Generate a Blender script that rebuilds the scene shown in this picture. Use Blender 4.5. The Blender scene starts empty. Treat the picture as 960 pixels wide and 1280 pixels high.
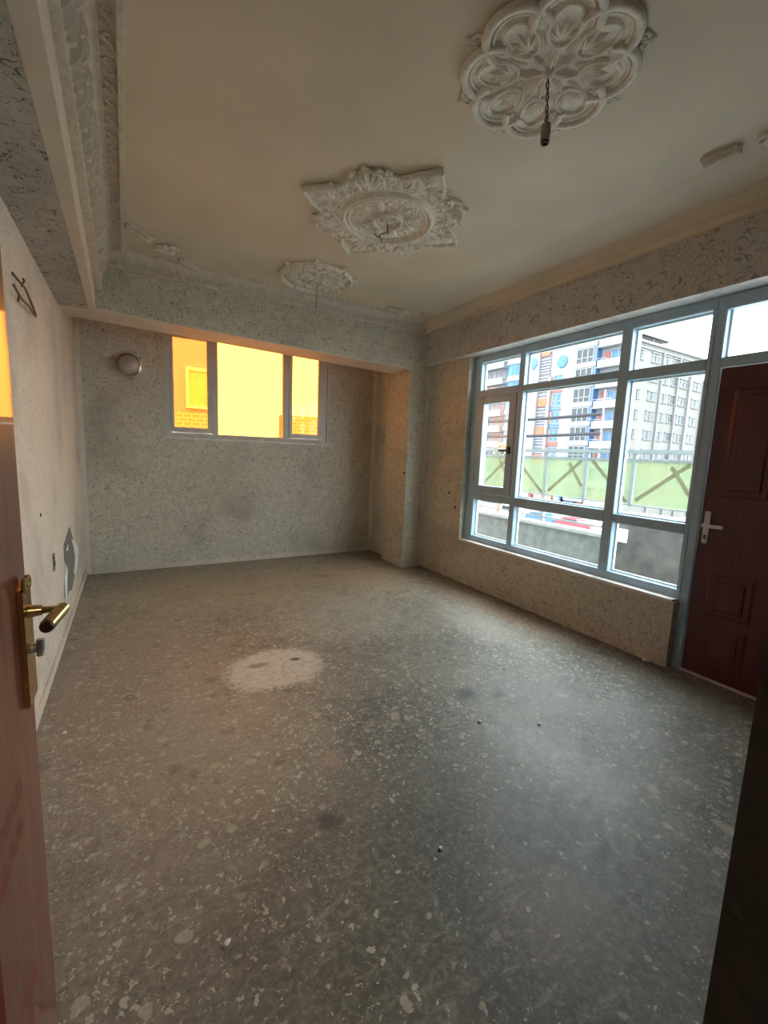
import bpy, bmesh, math, random
from mathutils import Vector, Matrix
PI = math.pi
rnd = random.Random(7)
S = bpy.context.scene
COL = S.collection

# ------------------------------------------------------------------ camera
cam_d = bpy.data.cameras.new('camera'); cam = bpy.data.objects.new('camera', cam_d); COL.objects.link(cam)
yaw, pitch, roll, fpx, EYE = 0.53246, -0.13374, 0.03898, 539.81, 1.45
cy_, sy_ = math.cos(yaw), math.sin(yaw)
fw = Vector((sy_*math.cos(pitch), cy_*math.cos(pitch), math.sin(pitch)))
r0 = Vector((cy_, -sy_, 0)); u0 = r0.cross(fw)
rr = r0*math.cos(roll) + u0*math.sin(roll); uu = u0*math.cos(roll) - r0*math.sin(roll)
M = Matrix((rr, uu, -fw)).transposed().to_4x4(); M.translation = Vector((0, 0, EYE))
cam.matrix_world = M
cam_d.sensor_fit = 'VERTICAL'; cam_d.sensor_height = 36.0; cam_d.lens = 36.0*fpx/1280.0
cam_d.clip_start = 0.02; cam_d.clip_end = 500
S.camera = cam

# ------------------------------------------------------------------ world, sun, hall fill light, exposure
W = bpy.data.worlds.new('sky'); S.world = W; W.use_nodes = True
wn, wl = W.node_tree.nodes, W.node_tree.links; wn.clear()
wo = wn.new('ShaderNodeOutputWorld'); wb = wn.new('ShaderNodeBackground')
tc = wn.new('ShaderNodeTexCoord'); nz = wn.new('ShaderNodeTexNoise'); nz.inputs['Scale'].default_value = 3.0; nz.inputs['Detail'].default_value = 5
cr = wn.new('ShaderNodeValToRGB'); cr.color_ramp.elements[0].position = .35; cr.color_ramp.elements[0].color = (.82, .90, .95, 1)
cr.color_ramp.elements[1].position = .7; cr.color_ramp.elements[1].color = (.93, .97, 1, 1)
wl.new(tc.outputs['Generated'], nz.inputs['Vector']); wl.new(nz.outputs['Fac'], cr.inputs['Fac'])
wl.new(cr.outputs['Color'], wb.inputs['Color']); wl.new(wb.outputs['Background'], wo.inputs['Surface'])
wb.inputs['Strength'].default_value = 2.6
sd = bpy.data.lights.new('sun', 'SUN'); sd.energy = 1.6; sd.angle = math.radians(3); sd.color = (1, .95, .86)
sun = bpy.data.objects.new('sun', sd); COL.objects.link(sun)
sun.rotation_euler = Vector((0.07, 0.60, -0.85)).to_track_quat('-Z', 'Y').to_euler()
ld = bpy.data.lights.new('hall_fill', 'AREA'); ld.shape = 'DISK'; ld.size = .4; ld.energy = 7; ld.color = (1, .82, .62)
lamp = bpy.data.objects.new('hall_fill', ld); COL.objects.link(lamp); lamp.location = (.45, -1.3, 2.7)  # unseen area light added behind the camera as fill
S.view_settings.view_transform = 'Standard'; S.view_settings.look = 'None'
S.view_settings.gamma = 1; S.view_settings.use_curve_mapping = False
S.view_settings.exposure = 2.15
S.cycles.max_bounces = 12; S.cycles.diffuse_bounces = 7; S.cycles.transparent_max_bounces = 14
S.cycles.use_denoising = True
S.cycles.sample_clamp_indirect = 8

# ------------------------------------------------------------------ dimensions (metres)
XL, XR = -0.464, 3.283          # left and right wall faces
YN0, YN1 = 0.0, 0.2             # near wall (the camera stands in its doorway)
YB, YB2, YW = 4.56, 5.09, 5.633 # back beam front/rear, back wall face
ZC, ZB = 3.06, 2.505            # ceiling, underside of beams
XC = -0.155                     # inner face of the left beam
XP = 2.985                      # left face of the pillar
XB, ZRB = 3.20, 2.553           # face and underside of the beam over the window
XWN = 3.40                      # window plane
WY0, WY1, WZ0, WZ1 = 1.49, 3.80, .514, 2.553
DY0 = 0.56                      # far-right jamb of the balcony door
BX0, BX1, BZ0, BZ1 = .382, 2.347, 1.576, 2.80

# ------------------------------------------------------------------ materials
def mat(name):
    m = bpy.data.materials.new(name); m.use_nodes = True
    nt = m.node_tree; b = nt.nodes['Principled BSDF']
    return m, nt.nodes, nt.links, b
def simple(name, c, rough=.6, metal=0, coat=0, var=.12, scale=8, bump=0, trans=0, spec=.5):
    m, n, l, b = mat(name)
    b.inputs['Roughness'].default_value = rough; b.inputs['Metallic'].default_value = metal
    b.inputs['Coat Weight'].default_value = coat; b.inputs['Coat Roughness'].default_value = .06
    b.inputs['Specular IOR Level'].default_value = spec
    t = n.new('ShaderNodeTexCoord'); z = n.new('ShaderNodeTexNoise'); z.inputs['Scale'].default_value = scale; z.inputs['Detail'].default_value = 5
    l.new(t.outputs['Object'], z.inputs['Vector'])
    r = n.new('ShaderNodeValToRGB'); e = r.color_ramp.elements
    e[0].position = .3; e[1].position = .7
    e[0].color = (*[v*(1-var) for v in c], 1); e[1].color = (*[min(1, v*(1+var)) for v in c], 1)
    l.new(z.outputs['Fac'], r.inputs['Fac']); l.new(r.outputs['Color'], b.inputs['Base Color'])
    if bump:
        bp = n.new('ShaderNodeBump'); bp.inputs['Strength'].default_value = bump; bp.inputs['Distance'].default_value = .01
        l.new(z.outputs['Fac'], bp.inputs['Height']); l.new(bp.outputs['Normal'], b.inputs['Normal'])
    return m
def N(n, t, **k):
    q = n.new(t)
    for a, v in k.items():
        if a in q.inputs: q.inputs[a].default_value = v
        else: setattr(q, a, v)
    return q
def mathn(n, l, op, a, b=None, c=None):
    q = n.new('ShaderNodeMath'); q.operation = op
    for i, v in enumerate((a, b, c)):
        if v is None: continue
        if isinstance(v, (int, float)): q.inputs[i].default_value = v
        else: l.new(v, q.inputs[i])
    return q.outputs[0]
def noise(n, l, vec, scale, detail=3, dist=0, rough=.5):
    q = n.new('ShaderNodeTexNoise'); q.inputs['Scale'].default_value = scale; q.inputs['Detail'].default_value = detail
    q.inputs['Distortion'].default_value = dist; q.inputs['Roughness'].default_value = rough
    l.new(vec, q.inputs['Vector']); return q.outputs['Fac']
def mrange(n, l, v, a, b, c=0., d=1.):
    q = n.new('ShaderNodeMapRange'); q.interpolation_type = 'SMOOTHSTEP'
    q.inputs['From Min'].default_value = a; q.inputs['From Max'].default_value = b
    q.inputs['To Min'].default_value = c; q.inputs['To Max'].default_value = d
    l.new(v, q.inputs['Value']); return q.outputs['Result']
def mixc(n, l, f, a, b):
    q = n.new('ShaderNodeMix'); q.data_type = 'RGBA'
    if isinstance(f, (int, float)): q.inputs['Factor'].default_value = f
    else: l.new(f, q.inputs['Factor'])
    for s, v in ((6, a), (7, b)):
        if isinstance(v, tuple): q.inputs[s].default_value = (*v, 1)
        else: l.new(v, q.inputs[s])
    return q.outputs[2]

def wallpaper(name, base, ink, line=.022, amount=.75, sc=17, stain=(.30, .26, .20)):
    m, n, l, b = mat(name); b.inputs['Roughness'].default_value = .75
    v = n.new('ShaderNodeTexCoord').outputs['Object']
    a = noise(n, l, v, sc, 1.2, 1.1); a2 = noise(n, l, v, sc*.55, 1, .6)
    d = mathn(n, l, 'ABSOLUTE', mathn(n, l, 'SUBTRACT', a, .5))
    ln = mrange(n, l, d, line*.45, line, 1, 0)
    msk = mrange(n, l, a2, .34, .48)
    d2 = mathn(n, l, 'ABSOLUTE', mathn(n, l, 'SUBTRACT', noise(n, l, v, sc*1.9, 2, 2.2), .52))
    ln2 = mathn(n, l, 'MULTIPLY', mrange(n, l, d2, line*.5, line*1.2, 1, 0), mrange(n, l, noise(n, l, v, sc*.8, 1), .42, .52))
    f = mathn(n, l, 'MAXIMUM', mathn(n, l, 'MULTIPLY', ln, msk), mathn(n, l, 'MULTIPLY', ln2, .7))
    f = mathn(n, l, 'MULTIPLY', f, amount)
    big = noise(n, l, v, 1.3, 4, .3)
    c0 = mixc(n, l, mrange(n, l, big, .45, .75, 0, .55), base, stain)
    fine = noise(n, l, v, 120, 3)
    c1 = mixc(n, l, mrange(n, l, fine, .35, .7, 0, .35), c0, tuple(x*.72 for x in base))
    l.new(mixc(n, l, f, c1, ink), b.inputs['Base Color'])
    bp = n.new('ShaderNodeBump'); bp.inputs['Strength'].default_value = .35; bp.inputs['Distance'].default_value = .004
    l.new(mathn(n, l, 'ADD', f, fine), bp.inputs['Height']); l.new(bp.outputs['Normal'], b.inputs['Normal'])
    return m
M_wall = wallpaper('wallpaper_grey_scroll', (.70, .65, .525), (.24, .235, .205), line=.03, amount=.8, sc=24)
M_walll = wallpaper('wallpaper_pale_scroll', (.78, .69, .57), (.38, .36, .32), line=.028, amount=.55, sc=24)
M_beamwp = wallpaper('wallpaper_beam_scroll', (.58, .56, .51), (.11, .11, .11), sc=15, amount=.9)
M_plaster = simple('ceiling_plaster', (.76, .665, .52), .62, var=.07, scale=2.2, bump=.04)
M_orn = simple('ornament_plaster', (.86, .81, .71), .55, var=.12, scale=30, bump=.1)
M_orn2 = simple('cornice_plaster', (.68, .62, .53), .6, var=.13, scale=22, bump=.15)
M_band = simple('smooth_beam_band', (.72, .65, .55), .6, var=.06, scale=5)
M_frame = simple('window_frame_grey', (.42, .58, .70), .38, var=.08, scale=6)
M_frame_b = simple('alcove_frame_white', (.62, .60, .54), .45, var=.06, scale=5)
M_bead = simple('glazing_bead', (.72, .76, .76), .35, var=.04)
M_sill = simple('sill_white', (.72, .70, .66), .5, var=.14, scale=14)
M_dark = simple('black_gasket', (.02, .02, .02), .6)
M_hole = simple('dark_hole', (.035, .03, .028), .9)
M_brass = simple('brass', (.62, .46, .22), .22, metal=1, var=.15, scale=40)
M_bronze = simple('dark_bronze', (.09, .06, .045), .35, metal=.8)
M_steel = simple('satin_metal', (.50, .50, .50), .35, metal=.7)
M_wire = simple('cable_brown', (.16, .10, .07), .6)
M_wirew = simple('cable_pale', (.55, .46, .38), .6)
M_sock = simple('socket_bakelite', (.33, .27, .22), .45)
M_mortar = simple('bare_mortar', (.20, .195, .18), .9, var=.25, scale=40, bump=.3)
M_torn = simple('torn_paper_white', (.93, .91, .86), .8)
M_concrete = simple('balcony_concrete', (.24, .25, .235), .9, var=.22, scale=9, bump=.3)
M_coping = simple('coping_stone', (.40, .41, .40), .8, var=.1)
M_rail = simple('rail_grey_steel', (.25, .28, .28), .45, var=.1)
M_tape = simple('brown_tape', (.19, .185, .10), .6)
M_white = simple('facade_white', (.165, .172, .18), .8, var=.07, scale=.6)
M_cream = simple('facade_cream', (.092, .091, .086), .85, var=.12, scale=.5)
M_blue = simple('facade_blue', (.035, .075, .17), .5, var=.1, scale=1)
M_orange = simple('facade_orange', (.26, .065, .025), .6)
M_red = simple('facade_red', (.20, .05, .045), .6)
M_louv = simple('facade_louvre', (.10, .09, .11), .6)
M_bglass = simple('facade_blue_glass', (.03, .09, .17), .3, spec=.3, var=.3, scale=.8)
M_dglass = simple('facade_dark_glass', (.022, .028, .032), .3, spec=.3, var=.3, scale=.8)
M_pipe = simple('drain_pipe', (.12, .12, .13), .6)
M_roofg = simple('roof_grey', (.07, .072, .075), .6)
M_street = simple('street_pale', (.30, .285, .265), .9, var=.1, scale=.2)
M_carred = simple('car_red', (.30, .02, .03), .25, coat=.6)
M_carblue = simple('car_blue', (.03, .09, .25), .25, coat=.6)
M_carwhite = simple('car_white', (.6, .62, .65), .25, coat=.6)
M_tyre = simple('tyre', (.02, .02, .02), .8)
M_pink = simple('shop_pink', (.25, .13, .11), .8)
M_bark = simple('tree_bark', (.14, .10, .07), .9)
M_leafy = simple('tree_leaves', (.20, .20, .15), .8, var=.4, scale=4)
M_ochre = simple('facade_ochre', (.50, .27, .32), .85, var=.06)
M_hallw = simple('hall_wall', (.16, .14, .12), .9)

def glass(name, tint, refl=.5):
    m = bpy.data.materials.new(name); m.use_nodes = True; n, l = m.node_tree.nodes, m.node_tree.links; n.clear()
    o = n.new('ShaderNodeOutputMaterial'); t = n.new('ShaderNodeBsdfTransparent'); t.inputs[0].default_value = (*tint, 1)
    g = n.new('ShaderNodeBsdfGlossy'); g.inputs['Roughness'].default_value = .02
    f = n.new('ShaderNodeFresnel'); f.inputs['IOR'].default_value = 1.45
    mx = n.new('ShaderNodeMixShader'); l.new(mathn(n, l, 'MULTIPLY', f.outputs[0], refl), mx.inputs[0])
    l.new(t.outputs[0], mx.inputs[1]); l.new(g.outputs[0], mx.inputs[2]); l.new(mx.outputs[0], o.inputs['Surface'])
    return m
M_glass = glass('window_glass', (.95, .98, .98), .12)
M_amber = glass('amber_tinted_glass', (.84, .50, .19))
M_globe = glass('lamp_glass', (.85, .85, .8), 1)
def filmglass():
    m = bpy.data.materials.new('green_film_glass'); m.use_nodes = True; n, l = m.node_tree.nodes, m.node_tree.links; n.clear()
    o = n.new('ShaderNodeOutputMaterial'); t = n.new('ShaderNodeBsdfTransparent'); t.inputs[0].default_value = (.78, .88, .72, 1)
    d = n.new('ShaderNodeBsdfDiffuse'); tr = n.new('ShaderNodeBsdfTranslucent')
    v = n.new('ShaderNodeTexCoord').outputs['Object']
    c = mixc(n, l, mrange(n, l, noise(n, l, v, 3.5, 4, 1), .35, .7), (.31, .35, .26), (.36, .36, .24))
    l.new(c, d.inputs[0]); l.new(c, tr.inputs[0])
    a = n.new('ShaderNodeMixShader'); a.inputs[0].default_value = .5; l.new(d.outputs[0], a.inputs[1]); l.new(tr.outputs[0], a.inputs[2])
    mx = n.new('ShaderNodeMixShader'); mx.inputs[0].default_value = .5; l.new(t.outputs[0], mx.inputs[1]); l.new(a.outputs[0], mx.inputs[2])
    l.new(mx.outputs[0], o.inputs['Surface']); return m
M_film = filmglass()
def woodpaint(name, c, dark, rough=.12, coat=.8):
    m, n, l, b = mat(name); v = n.new('ShaderNodeTexCoord').outputs['Object']
    mp = n.new('ShaderNodeMapping'); mp.inputs['Scale'].default_value = (14, 14, 1.2); l.new(v, mp.inputs['Vector'])
    f = noise(n, l, mp.outputs[0], 2.5, 6, .8)
    l.new(mixc(n, l, mrange(n, l, f, .35, .68), dark, c), b.inputs['Base Color'])
    b.inputs['Roughness'].default_value = rough; b.inputs['Coat Weight'].default_value = coat; b.inputs['Coat Roughness'].default_value = .03
    return m
M_door = woodpaint('lacquered_red_brown_door', (.20, .042, .022), (.13, .026, .013), .4, .55)
M_bdoor = woodpaint('maroon_steel_door', (.12, .018, .022), (.075, .012, .018), .45, .1)

def floor_mat():
    m, n, l, b = mat('stained_cement_floor'); v = n.new('ShaderNodeTexCoord').outputs['Object']
    sp = n.new('ShaderNodeSeparateXYZ'); l.new(v, sp.inputs[0]); X, Y = sp.outputs[0], sp.outputs[1]
    wv = noise(n, l, v, 2.0, 5, .4)
    col = mixc(n, l, mrange(n, l, wv, .32, .68), (.118, .112, .095), (.205, .188, .155))
    col = mixc(n, l, mrange(n, l, noise(n, l, v, 9, 6, .5), .45, .75, 0, .6), col, (.27, .25, .21))
    # blobs of a given place: soft ellipse broken by noise
    br = mathn(n, l, 'ADD', mathn(n, l, 'MULTIPLY', noise(n, l, v, 6, 6, .8, .6), .6), mathn(n, l, 'MULTIPLY', noise(n, l, v, 28, 6, .8, .7), .4))
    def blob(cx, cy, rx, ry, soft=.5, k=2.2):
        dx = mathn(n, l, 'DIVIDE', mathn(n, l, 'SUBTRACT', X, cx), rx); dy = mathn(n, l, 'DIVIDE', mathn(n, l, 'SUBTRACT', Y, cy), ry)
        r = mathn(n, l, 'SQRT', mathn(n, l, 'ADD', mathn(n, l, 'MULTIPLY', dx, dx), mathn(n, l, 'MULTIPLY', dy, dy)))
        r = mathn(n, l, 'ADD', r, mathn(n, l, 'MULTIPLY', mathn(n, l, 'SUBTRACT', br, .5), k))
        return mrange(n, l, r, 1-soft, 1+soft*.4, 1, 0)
    def lay(f, c, a=1.):
        nonlocal col
        col = mixc(n, l, mathn(n, l, 'MULTIPLY', f, a), col, c)
    lay(blob(.0, 2.9, .75, 1.9, .8), (.34, .25, .20), .8)       # pinkish dust by the left wall
    lay(blob(.9, 4.7, 1.9, 1.2, .8), (.42, .34, .22), .7)         # ochre dust toward the alcove
    lay(blob(2.4, 4.3, .6, .9, .7), (.50, .41, .27), .75)
    lay(blob(3.0, 2.9, .2, 1.1, .7), (.33, .22, .12), .8)         # rusty dust along the right wall
    lay(blob(2.62, 2.7, .32, .7, .8), (.42, .39, .32), .6)
    lay(blob(1.72, 1.2, .22, .42, .9), (.40, .43, .42), .75); lay(blob(2.1, 1.7, .25, .3, .9), (.32, .33, .31), .4)       # chalky scuff, lightened further with painted-in window sheen
    lay(blob(1.75, 3.4, .8, .7, .9, 3), (.42, .395, .32), .55); lay(blob(.3, 2.1, .5, .6, .9, 3), (.36, .34, .28), .5)
    lay(blob(1.0, .85, .95, .8, .9), (.06, .064, .048), .8)  # dim shade of the near floor painted into its colour
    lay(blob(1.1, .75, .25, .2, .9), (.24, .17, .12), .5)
    grain = noise(n, l, v, 42, 7, .3, .7)
    col = mixc(n, l, mrange(n, l, grain, .42, .70, 0, .5), col, (.33, .31, .26))
    col = mixc(n, l, mrange(n, l, noise(n, l, v, 70, 5, 1.2), .52, .72, 0, .55), col, (.07, .068, .058))
    ms = n.new('ShaderNodeMapping'); ms.inputs['Scale'].default_value = (5, 14, 1); ms.inputs['Rotation'].default_value = (0, 0, .5); l.new(v, ms.inputs['Vector'])
    smear = mathn(n, l, 'MULTIPLY', mrange(n, l, noise(n, l, ms.outputs[0], 1.6, 7, 1.2, .65), .52, .74), mrange(n, l, noise(n, l, v, 1.1, 3), .42, .6))
    lay(smear, (.40, .375, .31), .6)
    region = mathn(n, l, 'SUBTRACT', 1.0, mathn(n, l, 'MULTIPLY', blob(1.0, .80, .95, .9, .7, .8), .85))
    # plaster spatter
    def specks(scale, thr, dens_lo, dens_hi, c, a, seed):
        nonlocal col
        mp = n.new('ShaderNodeMapping'); mp.inputs['Location'].default_value = (seed, seed*1.7, 0); l.new(v, mp.inputs['Vector'])
        wd = n.new('ShaderNodeTexNoise'); wd.inputs['Scale'].default_value = scale*.9; wd.inputs['Detail'].default_value = 3; l.new(mp.outputs[0], wd.inputs['Vector'])
        ad = n.new('ShaderNodeMix'); ad.data_type = 'VECTOR'; ad.inputs['Factor'].default_value = .045; l.new(mp.outputs[0], ad.inputs[4]); l.new(wd.outputs['Color'], ad.inputs[5])
        vo = n.new('ShaderNodeTexVoronoi'); vo.inputs['Scale'].default_value = scale; l.new(ad.outputs[1], vo.inputs['Vector'])
        sc = n.new('ShaderNodeSeparateColor'); l.new(vo.outputs['Color'], sc.inputs[0])
        rad = mathn(n, l, 'MULTIPLY', mathn(n, l, 'POWER', sc.outputs[0], 2.2), thr)
        f = mrange(n, l, mathn(n, l, 'SUBTRACT', vo.outputs['Distance'], rad), -.05, .02, 1, 0)
        dn = mrange(n, l, noise(n, l, mp.outputs[0], 1.6, 4, .5), dens_lo, dens_hi)
        pick = mathn(n, l, 'LESS_THAN', sc.outputs[1], mathn(n, l, 'MULTIPLY', region, mathn(n, l, 'ADD', mathn(n, l, 'MULTIPLY', dn, .75), .25)))
        f = mathn(n, l, 'MULTIPLY', mathn(n, l, 'MULTIPLY', f, pick), a)
        col = mixc(n, l, f, col, c)
    specks(30, .52, .46, .66, (.36, .335, .27), .55, 3.1)
    specks(52, .58, .40, .60, (.50, .465, .38), .8, 9.4)
    specks(95, .54, .38, .60, (.50, .46, .38), .8, 5.2)
    specks(21, .50, .50, .66, (.46, .42, .34), .6, 12.2)
    specks(13, .36, .56, .72, (.30, .24, .17), .5, 1.3)
    specks(12, .5, .48, .62, (.09, .085, .075), .35, 7.7)
    keep = br; br = mathn(n, l, 'ADD', mathn(n, l, 'MULTIPLY', br, .5), mathn(n, l, 'MULTIPLY', noise(n, l, v, 26, 6, .8, .7), .5))
    pf = mathn(n, l, 'MULTIPLY', blob(.80, 2.70, .34, .29, .25, 1.5), mrange(n, l, noise(n, l, ms.outputs[0], 3.5, 6, .6, .7), .36, .56, .45, 1))
    lay(pf, (.58, .53, .45), .95)  # pale plaster patch
    lay(blob(.70, 2.78, .08, .035, .5, 4), (.16, .15, .13), .8)
    lay(blob(.95, 2.76, .035, .03, .4, 2), (.05, .045, .04), .9)
    lay(blob(.78, 1.72, .05, .06, .6, 5), (.38, .27, .2), .6)
    lay(blob(1.75, 1.87, .10, .07, .9, 3), (.045, .045, .045), .85)
    lay(blob(1.92, 1.77, .06, .035, .9, .8), (.06, .055, .05), .8)
    lay(blob(.63, 1.41, .05, .05, .7, 4), (.06, .06, .055), .8)
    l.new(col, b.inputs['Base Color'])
    l.new(mrange(n, l, noise(n, l, v, 22, 5), .3, .7, .42, .56), b.inputs['Roughness'])
    bp = n.new('ShaderNodeBump'); bp.inputs['Strength'].default_value = .35; bp.inputs['Distance'].default_value = .006
    rg = n.new('ShaderNodeRGBToBW'); l.new(col, rg.inputs[0]); l.new(rg.outputs[0], bp.inputs['Height']); l.new(bp.outputs['Normal'], b.inputs['Normal'])
    return m
M_floor = floor_mat()

def brick_far():
    m, n, l, b = mat('rough_ochre_brick'); v = n.new('ShaderNodeTexCoord').outputs['Object']
    mp = n.new('ShaderNodeMapping'); mp.inputs['Rotation'].default_value = (PI/2, 0, 0); l.new(v, mp.inputs['Vector'])
    br = n.new('ShaderNodeTexBrick'); br.inputs['Scale'].default_value = 2.2; l.new(mp.outputs[0], br.inputs['Vector'])
    br.inputs['Color1'].default_value = (.50, .29, .30, 1); br.inputs['Color2'].default_value = (.36, .27, .20, 1); br.inputs['Mortar'].default_value = (.55, .50, .42, 1)
    l.new(br.outputs['Color'], b.inputs['Base Color']); b.inputs['Roughness'].default_value = .9
    return m
M_brickf = brick_far()

# ------------------------------------------------------------------ geometry helpers
def box(bm, x0, x1, y0, y1, z0, z1):
    vs = [bm.verts.new((x, y, z)) for x in (x0, x1) for y in (y0, y1) for z in (z0, z1)]
    for q in ((0, 1, 3, 2), (4, 6, 7, 5), (0, 4, 5, 1), (2, 3, 7, 6), (0, 2, 6, 4), (1, 5, 7, 3)):
        bm.faces.new([vs[i] for i in q])
def hexa(*ps):
    # eight corners ordered like box(): x0 y0 z0, x0 y0 z1, x0 y1 z0, ...
    bm = bmesh.new(); vs = [bm.verts.new(p) for p in ps]
    for q in ((0, 1, 3, 2), (4, 6, 7, 5), (0, 4, 5, 1), (2, 3, 7, 6), (0, 2, 6, 4), (1, 5, 7, 3)): bm.faces.new([vs[i] for i in q])
    return bm
def tube(bm, pts, r, n=8, caps=True, flat=1.0, up=None):
    pts = [Vector(p) for p in pts]; rings = []
    rs = r if isinstance(r, (list, tuple)) else [r]*len(pts)
    pu = None
    for i, p in enumerate(pts):
        t = (pts[min(i+1, len(pts)-1)] - pts[max(i-1, 0)]).normalized()
        a = Vector(up) if up else (pu if pu else (Vector((0, 0, 1)) if abs(t.z) < .9 else Vector((1, 0, 0))))
        s = t.cross(a).normalized(); w = s.cross(t).normalized(); pu = w
        rings.append([bm.verts.new(p + s*rs[i]*math.cos(2*PI*k/n) + w*rs[i]*flat*math.sin(2*PI*k/n)) for k in range(n)])
    for a, b in zip(rings, rings[1:]):
        for k in range(n): bm.faces.new((a[k], a[(k+1) % n], b[(k+1) % n], b[k]))
    if caps:
        bm.faces.new(rings[0][::-1]); bm.faces.new(rings[-1])
def loop_tube(bm, pts, r, n=8, flat=1.):
    pts = [Vector(p) for p in pts]; N_ = len(pts); rings = []
    for i, p in enumerate(pts):
        t = (pts[(i+1) % N_] - pts[i-1]).normalized(); s = t.cross(Vector((0, 0, 1))).normalized()
        rings.append([bm.verts.new(p + s*r*math.cos(2*PI*k/n) + Vector((0, 0, 1))*r*flat*math.sin(2*PI*k/n)) for k in range(n)])
    for i in range(N_):
        a, b = rings[i], rings[(i+1) % N_]
        for k in range(n): bm.faces.new((a[k], a[(k+1) % n], b[(k+1) % n], b[k]))
def lathe(bm, prof, n=24, c=(0, 0, 0), axis='z'):
    rings = []
    for r, h in prof:
        rg = []
        for k in range(n):
            a = 2*PI*k/n; x, y = r*math.cos(a), r*math.sin(a)
            p = {'z': (x, y, h), 'x': (h, x, y), 'y': (x, h, y)}[axis]
            rg.append(bm.verts.new((p[0]+c[0], p[1]+c[1], p[2]+c[2])))
        rings.append(rg)
    for a, b in zip(rings, rings[1:]):
        for k in range(n): bm.faces.new((a[k], a[(k+1) % n], b[(k+1) % n], b[k]))
    bm.faces.new(rings[0][::-1]); bm.faces.new(rings[-1])
def prism(bm, poly, z0, z1):
    a = [bm.verts.new((x, y, z0)) for x, y in poly]; b = [bm.verts.new((x, y, z1)) for x, y in poly]
    bm.faces.new(a[::-1]); bm.faces.new(b); n = len(poly)
    for i in range(n): bm.faces.new((a[i], a[(i+1) % n], b[(i+1) % n], b[i]))
def leaf(bm, L, w, h, c=(0, 0, 0), ang=0, nu=8, curl=0.0):
    """relief leaf hanging below z=c.z, pointing along ang"""
    g = []
    for i in range(nu+1):
        u = i/nu; ww = w*math.sin(PI*min(1, u**.75))*(1+.18*math.sin(u*PI*6)) + .0004
        row = []
        for j in range(-3, 4):
            v = j/3; z = -h*(1-v*v)*math.sin(PI*min(.98, u*.85+.1)) + h*.55*math.exp(-(v*5)**2)*math.sin(PI*u)*.6
            if abs(j) == 2: z += h*.18
            x = L*u; y = ww*v + curl*u*u
            row.append(bm.verts.new((c[0]+x*math.cos(ang)-y*math.sin(ang), c[1]+x*math.sin(ang)+y*math.cos(ang), c[2]+z)))
        g.append(row)
    for i in range(nu):
        for j in range(6): bm.faces.new((g[i][j], g[i+1][j], g[i+1][j+1], g[i][j+1]))
def spiral(cx, cy, r, turns, a0, sgn=1, z=0, n=18, shrink=.2):
    return [(cx+r*(1-(1-shrink)*i/n)*math.cos(a0+sgn*2*PI*turns*i/n), cy+r*(1-(1-shrink)*i/n)*math.sin(a0+sgn*2*PI*turns*i/n), z) for i in range(n+1)]
def arc(cx, cy, r, a0, a1, z=0, n=14, rx=None, rot=0):
    o = []
    for i in range(n+1):
        a = a0+(a1-a0)*i/n; x, y = r*math.cos(a), (rx or r)*math.sin(a)
        o.append((cx+x*math.cos(rot)-y*math.sin(rot), cy+x*math.sin(rot)+y*math.cos(rot), z))
    return o
def mesh_of(name, bm, m, smooth=False, bevel=0):
    bmesh.ops.recalc_face_normals(bm, faces=bm.faces)
    if bevel: bmesh.ops.bevel(bm, geom=list(bm.edges), offset=bevel, segments=2, affect='EDGES', clamp_overlap=True)
    me = bpy.data.meshes.new(name); bm.to_mesh(me); bm.free(); me.materials.append(m)
    if smooth:
        for p in me.polygons: p.use_smooth = True
        me.set_sharp_from_angle(angle=math.radians(42))
    return me
def obj(name, bm, m, parent=None, smooth=False, bevel=0, label=None, loc=None, rz=0):
    me = bm if isinstance(bm, bpy.types.Mesh) else mesh_of(name, bm, m, smooth, bevel)
    o = bpy.data.objects.new(name, me); COL.objects.link(o)
    if parent: o.parent = parent
    if loc: o.location = loc
    if rz: o.rotation_euler = (0, 0, rz)
    if label: o['label'] = label
    return o
def B(*boxes):
    bm = bmesh.new()
    for b in boxes: box(bm, *b)
    return bm
def tag(o, label, cat, group=None, kind=None):
    o['label'] = label; o['category'] = cat
    if group: o['group'] = group
    if kind: o['kind'] = kind
    return o
def thing(name, label, cat, loc=(0, 0, 0), rz=0, group=None, kind=None):
    o = bpy.data.objects.new(name, None); COL.objects.link(o); o.location = loc; o.rotation_euler = (0, 0, rz)
    o.empty_display_size = .1
    return tag(o, label, cat, group, kind)
def struct(o, label, cat): return tag(o, label, cat, kind='structure')

# ================================================================== SETTING
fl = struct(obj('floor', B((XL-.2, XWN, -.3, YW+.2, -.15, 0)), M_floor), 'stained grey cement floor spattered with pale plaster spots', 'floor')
ce = struct(obj('ceiling', B((XL-.2, XWN+.1, -.2, YW+.2, ZC, ZC+.2)), M_plaster), 'beige painted plaster ceiling carrying three relief medallions', 'ceiling')

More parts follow.
